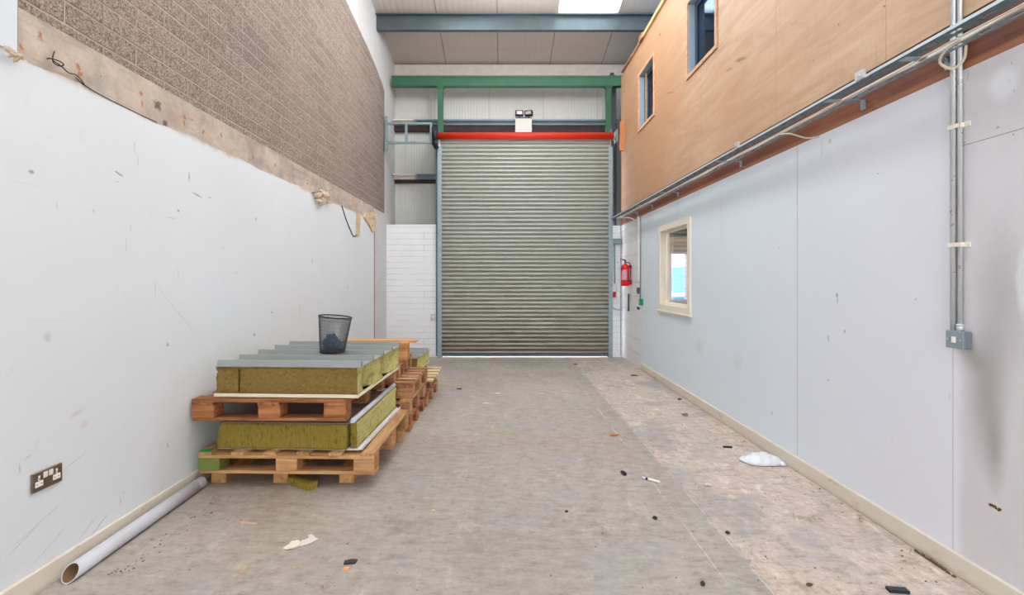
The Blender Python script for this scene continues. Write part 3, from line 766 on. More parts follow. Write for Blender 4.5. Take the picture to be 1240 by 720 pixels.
obj('rail_lip', tray_lip(1.90), LIP, t); obj('rail_lip', tray_lip(2.03, h=.02), LIP, t)
for i, px in enumerate((1148, 1045, 897, 821, 790, 772)):
    D = on_right(px, 100)[0]
    bm = nb(); box(bm, 1.91, 2.134, D-.02, D+.02, 2.424, 2.4295, .001); box(bm, 2.129, 2.134, D-.02, D+.02, 2.375, 2.4295, .001)
    prism(bm, [(2.134, 2.38), (2.134, 2.43), (2.09, 2.43)], 'y', D-.02, D-.016)
    obj('tray_bracket', bm, GALV, t)
for px in (1050, 898):
    D = 1.93*F/(px-VX)
    bm = nb(); box(bm, 1.885, 1.905, D-.03, D+.03, 2.43, 2.475, .002); tube(bm, [(1.88, D, 2.45), (1.91, D, 2.45)], .008, 8)
    obj('joint_clip', bm, STEEL, t)
def cable(name, pts, r, mat, label, group=None, n=8, cat='cable'):
    bm = nb(); tube(bm, curve(pts, n), r, 8); return tag(obj(name, bm, mat), label, cat, group)
def wav(x, z, a, ph, y0=1.0, y1=8.4, n=26):
    return [(x + a*math.sin(i*1.3+ph), y0+(y1-y0)*i/n, z + .003*math.sin(i*2.1+ph)) for i in range(n+1)]
cable('cable', wav(1.985, 2.420, .006, 0), .0042, CABLE, 'beige cable slung along the tray on its room side', n=4)
cable('cable', wav(2.003, 2.420, .007, 2), .0042, CABLE, 'beige cable slung along the tray close to the wall side', n=4)
cable('cable', [(1.99, 3.5, 2.418), (2.02, 3.40, 2.395), (2.09, 3.33, 2.345), (2.132, 3.26, 2.335), (2.14, 3.20, 2.336)], .005, CABLE, 'beige cable looping off the tray into the brown band')
cable('cable', [(1.99, 2.10, 2.415), (1.985, 2.17, 2.40), (2.00, 2.215, 2.365), (2.05, 2.21, 2.335), (2.075, 2.18, 2.36), (2.078, 2.17, 2.422)], .006, CABLE, 'beige cable curled round the top of the steel conduit')

# vertical conduit, saddles and metal box
t = thing('conduit_run', 'bright steel conduit dropping to a grey metal box', 'conduit')
D0 = 2.255
bm = nb(); tube(bm, [(2.112, D0+.013, 1.136), (2.112, D0+.013, 5.4)], .0125, 14); obj('conduit', bm, STEEL, t)
bm = nb(); tube(bm, [(2.118, D0-.013, 1.16), (2.118, D0-.013, 5.4)], .010, 12); obj('conduit', bm, STEEL, t)
for z_ in (2.085, 1.535):
    bm = nb(); box(bm, 2.124, 2.13, D0-.055, D0+.02, z_-.012, z_+.012, .001); box(bm, 2.098, 2.104, D0-.03, D0+.03, z_-.010, z_+.010, .001); box(bm, 2.10, 2.13, D0-.03, D0-.027, z_-.010, z_+.010); tube(bm, [(2.122, D0-.045, z_), (2.118, D0-.045, z_)], .005, 8)
    obj('saddle', bm, CREAM, t)
bm = nb(); tube(bm, [(2.118, D0-.013, 1.135), (2.118, D0-.013, 1.165)], .0145, 14); tube(bm, [(2.118, D0-.013, 1.160), (2.118, D0-.013, 1.168)], .016, 14); obj('coupler', bm, STEEL, t)
t = thing('metal_switch_box', 'grey metal switch box at the foot of the steel conduit', 'switch box', (2.13, 2.235, 1.097))
bm = nb(); box(bm, -.042, 0, -.043, .043, -.04, .04, .006); obj('body', bm, simple('hammered_grey_metal', (120,130,138), .5, .3, 60, .12, .3), t)
bm = nb(); box(bm, -.0455, -.042, -.043, .043, -.04, .04, .001); obj('face_plate', bm, simple('grey_plate', (142,156,164), .45, .2), t)
bm = nb(); box(bm, -.052, -.0455, -.010, .010, -.014, .014, .002); obj('rocker', bm, WHITE, t)
for a in (-.032, .032):
    bm = nb(); tube(bm, [(-.0455, a, 0), (-.048, a, 0)], .004, 8); obj('screw', bm, STEEL, t)
# strip covering the board joint
bm = nb(); box(bm, 2.1265, 2.1298, 2.283, 2.302, 1.14, 2.34)
struct(obj('trim_14', bm, simple('pale_joint_strip', (206,212,222), .5)), 'pale strip over the board joint beside the conduit', 'trim')

# knocked hole in the right wall near the floor
D, zz = on_right(1207, 615)
bm = nb()
for i in range(9):
    a = random.uniform(0, 6.28); r = random.uniform(0, .02)
    y0, z0 = D+r*math.cos(a)*1.3, zz+r*math.sin(a)*.6
    bmesh.ops.create_icosphere(bm, subdivisions=1, radius=random.uniform(.004, .009), matrix=Matrix.Translation((2.128, y0, z0)) @ Matrix.Diagonal((.5, 1, .8, 1)))
tag(obj('wall_chip', bm, simple('dark_plaster_chips', (84,74,60), .9, 0, 60, .3)), 'crumbled dark hole in the white wall under the soot stain', 'wall damage')

# ---------------- extinguisher corner
t = thing('fire_extinguisher', 'red fire extinguisher hung on the white blockwork', 'fire extinguisher', (2.035, 8.02, 1.265), 0)
bm = nb()
prof = [(0, .0), (.058, 0), (.066, .012), (.066, .30), (.06, .33), (.04, .355), (.02, .365), (.02, .38)]
def lathe(bm, prof, seg=24, c=(0,0,0), mat=0):
    rings = []
    for r, z in prof:
        rings.append([bm.verts.new((c[0]+r*math.cos(2*PI*i/seg), c[1]+r*math.sin(2*PI*i/seg), c[2]+z)) for i in range(seg)] if r > 1e-6 else [bm.verts.new((c[0], c[1], c[2]+z))])
    for A, B in zip(rings, rings[1:]):
        for i in range(seg):
            if len(A) == 1: f = bm.faces.new((A[0], B[(i+1) % seg], B[i]))
            elif len(B) == 1: f = bm.faces.new((A[i], A[(i+1) % seg], B[0]))
            else: f = bm.faces.new((A[i], A[(i+1) % seg], B[(i+1) % seg], B[i]))
            f.smooth = True; f.material_index = mat
    return rings
lathe(bm, prof); obj('cylinder_body', bm, EXRED, t)
bm = nb()
seg = 12; zs = (.10, .27)
vs = [[bm.verts.new((.0672*math.cos(a), .0672*math.sin(a), z)) for a in [PI*1.12+i*.13 for i in range(seg)]] for z in zs]
for i in range(seg-1): bm.faces.new((vs[0][i], vs[0][i+1], vs[1][i+1], vs[1][i]))
o = obj('instruction_label', bm, simple('label_print', (214,150,160), .5, 0, 90, .35), t); m_ = o.modifiers.new('t', 'SOLIDIFY'); m_.thickness = .0008; m_.offset = 1
bm = nb()
vs = [[bm.verts.new((.0675*math.cos(a), .0675*math.sin(a), z)) for a in [PI*1.1+i*.1 for i in range(4)]] for z in (.25, .31)]
for i in range(3): bm.faces.new((vs[0][i], vs[0][i+1], vs[1][i+1], vs[1][i]))
o = obj('blue_band', bm, simple('blue_sticker', (60,60,150), .5), t); m_ = o.modifiers.new('t', 'SOLIDIFY'); m_.thickness = .0008; m_.offset = 1
bm = nb(); tube(bm, [(0,0,.375),(0,0,.42)], .014, 10); box(bm, -.08, .02, -.01, .01, .42, .43, .002); prism(bm, [(-.08,.44),(.02,.425),(.02,.432),(-.08,.452)], 'y', -.008, .008); obj('valve_lever', bm, DARK, t)
bm = nb(); tube(bm, curve([(.02,0,.39),(.07,-.03,.37),(.075,-.045,.25),(.07,-.05,.12),(.06,-.05,.06)], 6), .008, 8); obj('hose', bm, DARK, t)
bm = nb(); box(bm, .06, .107, -.03, .03, .02, .09, .003); box(bm, -.0, .087, -.072, -.068, .03, .06); BR = simple('bracket_red', (196,40,40), .5); obj('mounting_plate', bm, BR, t)
bm = nb(); box(bm, .06, .107, -.015, .015, .30, .34, .003); obj('hanging_hook', bm, BR, t)

# service pipes on the pier
t = thing('trunking_box', 'grey trunking box across the pier above the conduits', 'trunking', (2.04, 8.70, 2.055))
bm = nb(); box(bm, -.085, .085, -.05, .02, -.045, .045, .004); obj('body', bm, GREY_P, t)
bm = nb(); box(bm, -.09, .09, -.055, -.05, .03, .045, .002); obj('lid', bm, GREY_P, t)
for x in (1.975, 2.015, 2.055):
    bm = nb(); tube(bm, [(x, 8.685, 1.30 if x < 2.05 else 1.1), (x, 8.685, 2.01)], .010, 10)
    tag(obj('pipe', bm, WHITE if x == 2.055 else GREY_P), {1.975: 'grey pipe above the red box on the narrow pier', 2.015: 'middle grey pipe of three on the narrow pier', 2.055: 'white pipe on the narrow pier nearest the extinguisher'}[x], 'pipe')
t = thing('call_point', 'small red box on the narrow pier by the shutter guide', 'alarm box', (1.975, 8.72, 1.10))
bm = nb(); box(bm, -.06, .06, -.05, 0, -.05, .05, .005); obj('body', bm, simple('dull_red_plastic', (196,32,36), .5), t)
bm = nb(); box(bm, -.025, .025, -.053, -.05, -.02, .02, .001); obj('button', bm, simple('dark_red_button', (130,20,24), .5), t)
t = thing('cable_gland_box', 'small cream junction box beside the red call point', 'junction box', (2.08, 8.72, 1.10))
bm = nb(); box(bm, -.03, .03, -.04, 0, -.045, .045, .005); obj('body', bm, CREAM, t)
bm = nb(); box(bm, -.032, .032, -.046, -.04, -.047, .047, .003); obj('lid', bm, CREAM, t)
bm = nb(); tube(bm, curve([(1.975, 8.69, 1.09), (1.975, 8.69, .92), (1.99, 8.68, .86), (2.04, 8.66, .84), (2.11, 8.60, .83)], 6), .010, 10)
tag(obj('bent_pipe', bm, GREY_P), 'bent grey pipe curving from the red box to the corner', 'pipe')
t = thing('stub_pipe', 'short upright dark pipe stub on the blockwork under the extinguisher', 'pipe', (2.1275, 8.16, 0))
bm = nb(); tube(bm, [(0, 0, .86), (0, 0, 1.13)], .014, 10); obj('pipe_body', bm, GALV_D, t)
bm = nb(); tube(bm, [(0, 0, .84), (0, 0, .88)], .02, 10); obj('collar', bm, GALV_D, t)
# drop to light switch and green box
D2 = on_right(773.5, 300)[0]; 
bm = nb(); box(bm, 2.118, 2.1415, D2-.0, D2+.045, 1.36, 2.36, .002)
tag(obj('mini_trunking', bm, WHITE), 'white mini trunking dropping from the cable tray to a dark switch', 'trunking')
D3 = on_right(776.5, 300)[0]
bm = nb(); tube(bm, [(2.118, D3, 1.06), (2.118, D3, 2.35)], .009, 10)
tag(obj('pipe', bm, GREY_P), 'thin grey pipe down the blockwork edge to the green box', 'pipe')
t = thing('isolator_switch', 'small dark switch on the blockwork at the end of white trunking', 'switch', (2.142, on_right(774.5, 350)[0]+.04, 1.20))
bm = nb(); box(bm, -.035, 0, -.045, .045, -.05, .05, .004); obj('body', bm, GALV_D, t)
bm = nb(); box(bm, -.042, -.035, -.012, .012, -.02, .02, .002); obj('rocker', bm, DARK, t)
t = thing('door_release_box', 'small green box where the blockwork meets the boards', 'release box', (2.13, 7.36, 1.03))
bm = nb(); box(bm, -.04, 0, -.055, .055, -.048, .048, .004); obj('body', bm, simple('green_plastic', (20,146,90), .5), t)
bm = nb(); box(bm, -.043, -.04, -.025, .025, -.025, .025, .001); obj('window_face', bm, simple('pale_green_face', (90,180,130), .5), t)
t = thing('wall_sign', 'small blue and white sign on the blockwork below the green box', 'sign', (2.14, 7.60, .90))
bm = nb(); box(bm, -.004, 0, -.08, .08, -.045, .045); obj('sign_plate', bm, WHITE, t)
bm = nb(); prism(bm, [(-.078,.0),(.078,.0),(.078,.043),(-.078,.043)], 'x', -.006, -.004); obj('blue_panel', bm, simple('navy_print', (30,26,120), .5), t)
cable('cable', [(2.00, 8.30, 2.43), (2.08, 8.05, 2.40), (2.125, 7.90, 2.36), (2.128, 7.72, 2.30)], .008, simple('white_cable_sheath', (226,226,226), .5), 'short white cable from the tray into the white trunking')

# ================================================================== LEFT WALL FITTINGS
t = thing('double_socket', 'bronze double plug socket low on the white lining', 'socket', (-2.05, 2.178, .484))
bm = nb(); box(bm, 0, .010, -.073, .073, -.043, .043, .003); obj('face_plate', bm, simple('bronze_plate', (112,98,86), .38, .5, 30, .06), t)
for yc in (-.042, .042):
    bm = nb()
    box(bm, .0085, .0112, yc-.004, yc+.004, .004, .026); box(bm, .0085, .0112, yc-.018, yc+.018, -.022, .002)
    obj('socket_insert', bm, simple('white_insert', (236,232,228), .4), t)
    for a, b, c_, d in ((-.0016,.0016,.008,.016), (-.013,-.007,-.012,-.0085), (.007,.013,-.012,-.0085)):
        bm = nb(); box(bm, .0108, .0116, yc+a, yc+b, c_, d); obj('pin_hole', bm, DARK, t)
for yc in (-.013, .013):
    bm = nb(); box(bm, .009, .0145, yc-.010, yc+.010, .008, .034, .002); obj('switch_rocker', bm, simple('pale_rocker', (220,208,198), .4), t)

# cable stub and torn bits on the concrete band
def LP(px, py, X=-2.05): D, z = on_left(px, py, X); return (X, D, z)
cable('wire', [LP(57,71,-2.055), LP(62,71,-2.03), LP(72,74,-2.02), LP(77,78,-2.025), LP(73,80,-2.03), LP(65,76,-2.03), LP(64,69,-2.04), LP(66,62,-2.05)], .0026, WIRE, 'black wire loop sticking out of the concrete band')
cable('wire', [LP(65,74,-2.045), LP(74,80,-2.04), LP(83,88,-2.045), LP(91,90,-2.05), LP(97,95,-2.05), LP(102,102,-2.045)], .0026, WIRE, 'black wire tail running down the concrete band from the loop')
cable('wire', [LP(92,94,-2.052), LP(104,104,-2.047), LP(130,119,-2.047), LP(168,138,-2.050), LP(190,148,-2.05)], .0025, WIRE, 'thin dark wire lying along the ragged lining edge')
cable('wire', [LP(414,249,-2.045), LP(418,262,-2.045), LP(423,275,-2.045), LP(429,286,-2.04), LP(434,280,-2.045), LP(436,270,-2.045)], .006, WIRE, 'black wire hanging in a loop near the torn plywood')
paper = simple('torn_tan_paper', (196,178,156), .8, 0, 14, .12)
def scrap_on_wall(pxs, X, depth, name, label, mat, cat):
    bm = nb(); pts = []
    for px, py in pxs: D, z = on_left(px, py, X); pts.append((D, z))
    prism(bm, pts, 'x', X, X+depth); return tag(obj(name, bm, mat), label, cat)
scrap_on_wall([(452,256),(441,258),(440,263),(446,272),(450,281),(453,279),(455,270)], -2.05, .02, 'plywood_fragment', 'torn triangular plywood fragment at the far end of the lining', mat_wood('torn_ply', (216,190,156), (176,144,112), (230,208,178), (1,.2,1)), 'plywood fragment')
scrap_on_wall([(431,257),(435.5,258),(434.5,286),(430.5,285)], -2.05, .012, 'wood_splint', 'thin vertical wood splint hanging beside the wire loop', mat_wood('splint', (206,178,140), (170,138,104), (222,198,164), (1,1,.2)), 'wood splint')
bm = nb()
for i in range(26):
    px = random.uniform(380, 398); py = 236 + abs(px-388)*.1 + random.uniform(-5, 9)
    D, z = on_left(px, py, -2.04); r = random.uniform(.02, .05)
    m4 = Matrix.Translation((-2.03+random.uniform(-.01,.03), D, z)) @ Euler((random.uniform(0,3), random.uniform(0,3), random.uniform(0,3))).to_matrix().to_4x4() @ Matrix.Diagonal((r, r*1.3, r*.25, 1))
    bmesh.ops.create_icosphere(bm, subdivisions=1, radius=1, matrix=m4)
tag(obj('torn_paper', bm, paper), 'ragged clump of torn tan paper hanging from the concrete band', 'torn paper')
bm = nb()
for i in range(7):
    px = 10+i*2.0; py = 62+i*1.2+random.uniform(-3,3); D, z = on_left(px, py, -2.03); r = random.uniform(.008,.016)
    bmesh.ops.create_icosphere(bm, subdivisions=1, radius=1, matrix=Matrix.Translation((-2.025, D, z)) @ Euler((i, i*2, 0)).to_matrix().to_4x4() @ Matrix.Diagonal((r*.6, r*1.8, r*.8, 1)))
tag(obj('plaster_lump', bm, paper), 'ragged plaster lump where the boxed lining meets the concrete band', 'plaster')

# ================================================================== PALLETS
def pallet(name, label, loc, W, Dp, X_, Y_, rz=0., deck='x', nb_=5, group='wooden pallets in the two stacks', blocks_x=3, blocks_y=3, perim=False, bw=.12, bd=.13, deckw=.10, H=.144, ext=0., deckm=None):
    t = thing(name, label, 'pallet', loc, rz, group)
    th = .020; zb0 = th; zb1 = H-2*th
    def J(a): return random.uniform(-a, a)
    ylist = [0, (Dp-bd)/2, Dp-bd] if blocks_y == 3 else [i*(Dp-bd)/(blocks_y-1) for i in range(blocks_y)]
    xlist = [i*(W-bw)/(blocks_x-1) for i in range(blocks_x)]
    if perim:
        for x in (0, W-bw):
            bm = nb(); box(bm, x, x+bw, bd+.002, Dp-bd-.002, 0, th, .002); obj('bottom_board', bm, Y_, t)
        for y in ylist: bm = nb(); box(bm, 0, W, y, y+bd, 0, th, .002); obj('bottom_board', bm, X_, t)
    elif deck == 'x':
        for y in ylist: bm = nb(); box(bm, 0, W, y+.01, y+bd-.01, 0, th, .002); obj('bottom_board', bm, X_, t)
    else:
        for y in ylist: bm = nb(); box(bm, 0, W, y+.01, y+bd-.01, 0, th, .002); obj('bottom_board', bm, X_, t)
    for x in xlist:
        for y in ylist:
            bm = nb(); box(bm, x+J(.003), x+bw+J(.003), y+J(.003)+.003, y+bd+J(.003), zb0, zb1, .003); obj('block', bm, X_, t)
    if deck == 'x':
        for x in xlist: bm = nb(); box(bm, x, x+bw, 0, Dp, zb1, zb1+th, .002); obj('stringer', bm, Y_, t)
        for i in range(nb_):
            y = i*(Dp-deckw)/(nb_-1); bm = nb(); box(bm, J(.004), W+ext+J(.006), y+J(.003), y+deckw+J(.003), zb1+th, H+J(.001), .002); obj('deck_board', bm, deckm or X_, t)
    else:
        for y in ylist: bm = nb(); box(bm, 0, W, y, y+bd, zb1, zb1+th, .002); obj('stringer', bm, X_, t)
        for i in range(nb_):
            x = i*(W-deckw)/(nb_-1); bm = nb(); box(bm, x+J(.003), x+deckw+J(.003), J(.004), Dp+J(.004), zb1+th, H+J(.001), .002); obj('deck_board', bm, Y_, t)
    return t

G1 = 'wooden pallets'
# bearers under the front stack
for i, x in enumerate((-1.965, -1.545, -1.10)):
    bm = nb(); box(bm, x, x+.10, 3.27, 4.15, 0, .094, .004)
    tag(obj('timber_bearer', bm, W_ORG_Y), ('timber bearer by the wall under the lowest front pallet', 'middle timber bearer under the lowest front pallet', 'timber bearer on the floor behind the yellow wool offcut')[i], 'timber bearer', 'bearers under the front stack')
P1 = pallet('pallet', 'lowest pallet of the front stack, pale wood with a green painted corner', (-2.00, 3.19, .095), 1.165, 1.07, W_TAN_X, W_TAN_Y, -.02, 'y', 6, G1, bw=.14, bd=.12, deckw=.085)
for ch in P1.children:      # green paint on the wall-side corner
    if ch.name.startswith('block') and ch.data.vertices[0].co.x < .2 and ch.data.vertices[0].co.y < .2:
        k = M('green_stained_block'); c = k.mix(lin(132,118,60), lin(96,128,56), k.rng(k.noise(9, 4), .35, .6)); k.col(c); ch.data.materials[0] = k.m
        ch['label'] = 'green stained block'
bm = nb(); box(bm, .002, .075, -.004, .055, .1445, .1475, .001)
o = obj('green_paint_patch', bm, simple('bright_green_paint', (40,150,70), .6, 0, 30, .2), P1)
# spare bits of wood below the upright block feet of the far end
for y in (4.10,):
    bm = nb(); box(bm, -.945, -.845, y, y+.12, 0, .094, .004); tag(obj('timber_bearer', bm, W_TAN_Y), 'short timber block under the far corner of the lowest front pallet', 'timber bearer', 'bearers under the front stack')

P2 = pallet('pallet', 'upper pallet of the front stack, dark reddish wood between two wool panels', (-2.035, 3.17, .448), 1.015, 1.02, W_RED_X, W_RED_Y, -.012, 'x', 5, G1, bw=.145, bd=.12)
R1 = pallet('pallet', 'reddish pallet on the floor at the bottom of the second stack', (-2.03, 4.38, 0), 1.20, .80, W_RED_X, W_RED_Y, -.01, 'x', 5, G1, bw=.10)
R2 = pallet('pallet', 'second pallet from the floor in the second stack', (-2.03, 4.37, .146), 1.205, .82, W_BRN_X, W_TAN_Y, -.01, 'y', 7, G1, bw=.10)
R3 = pallet('pallet', 'brown slatted pallet third from the floor in the second stack', (-2.02, 4.42, .292), 1.205, .80, W_BRN_X, W_BRN_Y, -.015, 'x', 6, G1, bw=.145, deckw=.088)
R4 = pallet('pallet', 'brown pallet set back towards the wall, fourth in the second stack', (-2.02, 4.42, .438), 1.04, .80, W_BRN_X, W_BRN_Y, -.01, 'x', 8, G1, blocks_y=5, bd=.07, deckw=.07)
R5 = pallet('pallet', 'orange half pallet on top of the second stack under loose boards', (-1.60, 4.66, .584), .68, .30, W_ORG_X, W_ORG_Y, .12, 'x', 3, G1, bw=.12, bd=.10, H=.15, blocks_y=2)
R6 = pallet('pallet', 'floor level pallet of the rearmost stack', (-2.03, 5.24, 0), 1.22, .80, W_BRN_X, W_BRN_Y, -.01, 'x', 5, G1)
R7 = pallet('pallet', 'pallet with pale boards jutting out under the rearmost wool panel', (-2.03, 5.24, .146), 1.20, .80, W_BRN_X, W_BRN_Y, -.01, 'x', 5, G1, ext=.075, deckm=W_LIT_X)
# loose board on top of R5
bm = nb(); box(bm, -1.60, -.87, 4.90, 5.03, .7365, .757, .003)
tag(obj('loose_board', bm, W_ORG_X), 'loose orange board lying across the topmost pallet', 'board')
bm = nb(); box(bm, -1.56, -.92, 4.74, 4.84, .7365, .755, .003)
tag(obj('loose_board', bm, W_ORG_X), 'loose orange board at the front edge of the topmost pallet', 'board')
for x in (-1.9, -1.45, -1.02):
    bm = nb(); box(bm, x, x+.09, 5.28, 5.98, .292, .372, .004)
    tag(obj('timber_bearer', bm, W_BRN_Y), {-1.9: 'timber bearer by the wall under the rearmost wool panel', -1.45: 'middle timber bearer under the rearmost wool panel', -1.02: 'outer timber bearer under the rearmost wool panel'}[x], 'timber bearer', 'bearers under the rear panel')

# ---------------- mineral wool sandwich panels
def mat_wool(name, c1, c2, c3, dark, stretch=(1,1,1), pits=.5):
    k = M(name); v = k.map(scale=stretch)
    c = k.mix(lin(*c1), lin(*c2), k.noise(5, 4, .6, v))
    f = k.noise(55, 5, .75, v)
    c = k.mix(c, lin(*c3), k.rng(f, .55, .72, 0, .7))
    c = k.mix(c, lin(*dark), k.rng(f, .46, .32, 0, .75))
    c = k.mix(c, lin(*dark), k.rng(k.noise(14, 5, .7, k.map(loc=(3,4,5), scale=(1,1,.6))), .58, .68, 0, pits))
    k.col(c); k.rough(1); k.b.inputs['Specular IOR Level'].default_value = .05
    k.bump(k.noise(70, 5, .8, v), .9, .012); k.bump(k.noise(16, 4, .7, v), .35, .02)
    return k.m
WOOL_BR = mat_wool('weathered_brown_wool', (150,124,72), (132,106,58), (176,152,98), (88,70,34), (.6,1,1), .5)
WOOL_OL = mat_wool('olive_wool', (156,136,64), (142,122,52), (178,158,88), (76,64,28), (1.5,1,.35), .7)
WOOL_YE = mat_wool('fresh_yellow_wool', (208,202,134), (190,184,114), (226,220,164), (104,96,46), (1,1,.6), .55)
SHEET = simple('pale_grey_profiled_sheet', (146,150,147), .5, .0, 5, .06)
SHEET_W = simple('cream_liner_sheet', (222,214,190), .5, 0, 6, .05)

def wool_block(x0, x1, y0, y1, z0, top, seed=0, nx=44, ny=30, nz=10, amp=.006, erode=()):
    """closed block with a rough skin; top(y) gives the upper surface"""
    bm = nb(); V = {}
    def P(i, j, k_):
        x = x0+(x1-x0)*i/nx; y = y0+(y1-y0)*j/ny; zt = top(y); z = z0+(zt-z0)*k_/nz
        n = mnoise.noise(Vector((x*22+seed, y*22, z*22))); n2 = mnoise.noise(Vector((x*60+seed, y*60, z*60)))
        d = amp*(n+.6*n2)
        if i == nx: x += d
        if i == 0: x -= d
        if j == 0: y -= d
        if j == ny: y += d
        for (ex, ey, ez, er, ed) in erode:
            q = math.sqrt((x-ex)**2+(y-ey)**2+(z-ez)**2)
            if q < er:
                w = ed*(1-q/er)
                if i == nx: x -= w
                elif j == 0: y += w
        return (x, y, z)
    def Vt(i, j, k_):
        key = (i, j, k_)
        if key not in V: V[key] = bm.verts.new(P(i, j, k_))
        return V[key]
    def quad(a, b, c, d, m):
        f = bm.faces.new((Vt(*a), Vt(*b), Vt(*c), Vt(*d))); f.material_index = m; f.smooth = True
    for i in range(nx):
        for k_ in range(nz):
            quad((i,0,k_),(i+1,0,k_),(i+1,0,k_+1),(i,0,k_+1),0); quad((i,ny,k_),(i+1,ny,k_),(i+1,ny,k_+1),(i,ny,k_+1),1)
    for j in range(ny):
        for k_ in range(nz):
            quad((nx,j,k_),(nx,j+1,k_),(nx,j+1,k_+1),(nx,j,k_+1),1); quad((0,j,k_),(0,j+1,k_),(0,j+1,k_+1),(0,j,k_+1),1)
    for i in range(nx):
        for j in range(ny):
            quad((i,j,0),(i+1,j,0),(i+1,j+1,0),(i,j+1,0),1); quad((i,j,nz),(i+1,j,nz),(i+1,j+1,nz),(i,j+1,nz),1)
    return bm
def profile_top(y, y0, base, pitch_=.25, h=.034, inset=0.):
    u = ((y-y0) % pitch_)/pitch_
    if inset: return base - inset + (h if .045 < u < .115 else 0)
    if u < .04: return base + h*(u/.04)
    if u < .12: return base + h
    if u < .16: return base + h*(1-(u-.12)/.04)
    return base

def ribbed_sheet(x0, x1, y0, y1, base, yref, pitch_=.25, h=.034, th=.0035):
    bm = nb(); ys = []
    y = y0
    brk = sorted(set([y0, y1] + [yref+n*pitch_+pitch_*u for n in range(-1, 8) for u in (0, .04, .12, .16) if y0 < yref+n*pitch_+pitch_*u < y1]))
    A = [(y, profile_top(y+1e-6, yref, base, pitch_, h)) for y in brk]
    pts = [(y, z+th) for y, z in A] + [(y, z) for y, z in A[::-1]]
    prism(bm, pts, 'x', x0, x1); return bm

# upper front panel (ribbed sheet on top)
t = thing('insulation_panel', 'ribbed metal topped wool panel under the wire bin', 'insulation panel', (-1.905, 3.235, .598), -.045, 'mineral wool sandwich panels')
tp_ = lambda y: profile_top(y, 0, .195, inset=.004)
er = ((.955, .20, .10, .12, .09), (.955, .27, .04, .09, .07), (.955, .62, .13, .12, .09), (.955, .70, .06, .12, .10), (.955, .78, .15, .08, .06), (.955, .10, .03, .07, .03), (.95, .90, .10, .08, .05))
bm = wool_block(0, .955, 0, 1.03, .012, tp_, 3, 64, 103, 12, .007, er + ((.10, 0, .15, .10, .02), (.86, 0, .17, .12, .02)))
obj('wool_core', bm, [WOOL_BR, WOOL_YE], t)
obj('ribbed_sheet', ribbed_sheet(0.0, .975, -.012, 1.04, .197, 0), SHEET, t)
bm = nb(); box(bm, -.005, .965, -.02, 1.03, 0, .010, .001); box(bm, -.005, .965, -.022, -.018, 0, .022); box(bm, .958, .965, -.02, 1.03, 0, .006); obj('liner_sheet', bm, SHEET_W, t)
bm = nb(); box(bm, .155, .158, -.010, .002, .03, .18); obj('slit', bm, simple('dark_slit', (60,48,24), .9), t)

# lower front panel (upside down, flat sheet up)
t = thing('insulation_panel', 'olive wool panel between the two front pallets with a rolled metal lip', 'insulation panel', (-1.905, 3.24, .241), -.035, 'mineral wool sandwich panels')
er = ((.94, .5, .08, .06, .02), (.3, 0, .1, .05, .01), (.55, 0, .10, .12, .008))
bm = wool_block(.0, .875, 0, 1.0, .006, lambda y: .172, 9, 60, 50, 10, .005, er); obj('wool_core', bm, [WOOL_OL, WOOL_OL], t)
# chamfer the wall-side corner
me = t.children[0].data
for v in me.vertices:
    if v.co.x < .05: v.co.x = max(v.co.x, (v.co.z-.09)*.28 if v.co.z > .09 else 0)
bm = wool_block(.889, .935, .035, 1.06, .006, lambda y: .172+.012*min(1,y), 19, 8, 60, 10, .006, ()); obj('wool_edge', bm, [WOOL_OL, WOOL_YE], t)
bm = nb(); box(bm, 0.02, .90, .01, 1.04, .1745, .178); box(bm, .88, .93, .02, 1.06, .1845, .188)
obj('top_sheet', bm, simple('dusty_grey_sheet', (158,152,150), .45, .2, 6, .1), t)
bm = nb(); tube(bm, [(.918, .005, .200), (.918, 1.06, .204)], .017, 10); box(bm, .90, .918, .005, 1.06, .183, .190)
obj('rolled_lip', bm, simple('bluish_white_steel', (206,214,224), .35, .2, 8, .08), t)
bm = nb(); box(bm, .0, .955, .01, 1.04, 0, .005); box(bm, .955, .975, .02, 1.05, 0, .004); box(bm, .972, .976, .02, 1.05, 0, .02); box(bm, .948, .951, .02, 1.05, .004, .018)
obj('bottom_sheet', bm, simple('white_steel_sheet', (224,222,224), .4, .1), t)
for xx in (-.40, -.75):   # spacers under P2
    pass
for i, x in enumerate((-1.66, -1.22, -1.86)):
    y_ = (3.26, 3.24, 4.0)[i]
    bm = nb(); box(bm, x, x+.09, y_, y_+.10, .4255, .4455, .004); tag(obj('packing_block', bm, WOOL_OL), ('wool packing piece near the wall under the upper front pallet', 'wool packing piece under the middle of the upper front pallet', 'wool packing piece at the back under the upper front pallet')[i], 'packing piece', 'packing under the upper front pallet')
bm = nb(); box(bm, -1.15, -1.06, 4.02, 4.12, .4285, .4455, .004); tag(obj('packing_block', bm, WOOL_OL), 'outer wool packing piece at the back under the upper front pallet', 'packing piece', 'packing under the upper front pallet')

# rear panel
t = thing('insulation_panel', 'small looking wool panel on the rearmost pallets near the shutter', 'insulation panel', (-1.90, 5.26, .3735), -.03, 'mineral wool sandwich panels')
bm = wool_block(0, .985, 0, .72, .006, lambda y: profile_top(y, 0, .15, inset=.004), 23, 40, 72, 8, .006, ((.985,.35,.1,.12,.03),)); obj('wool_core', bm, [WOOL_BR, WOOL_YE], t)
obj('ribbed_sheet', ribbed_sheet(0.0, 1.0, -.01, .73, .152, 0), SHEET, t)
bm = nb(); box(bm, -.002, .99, -.01, .73, 0, .005); obj('liner_sheet', bm, SHEET_W, t)

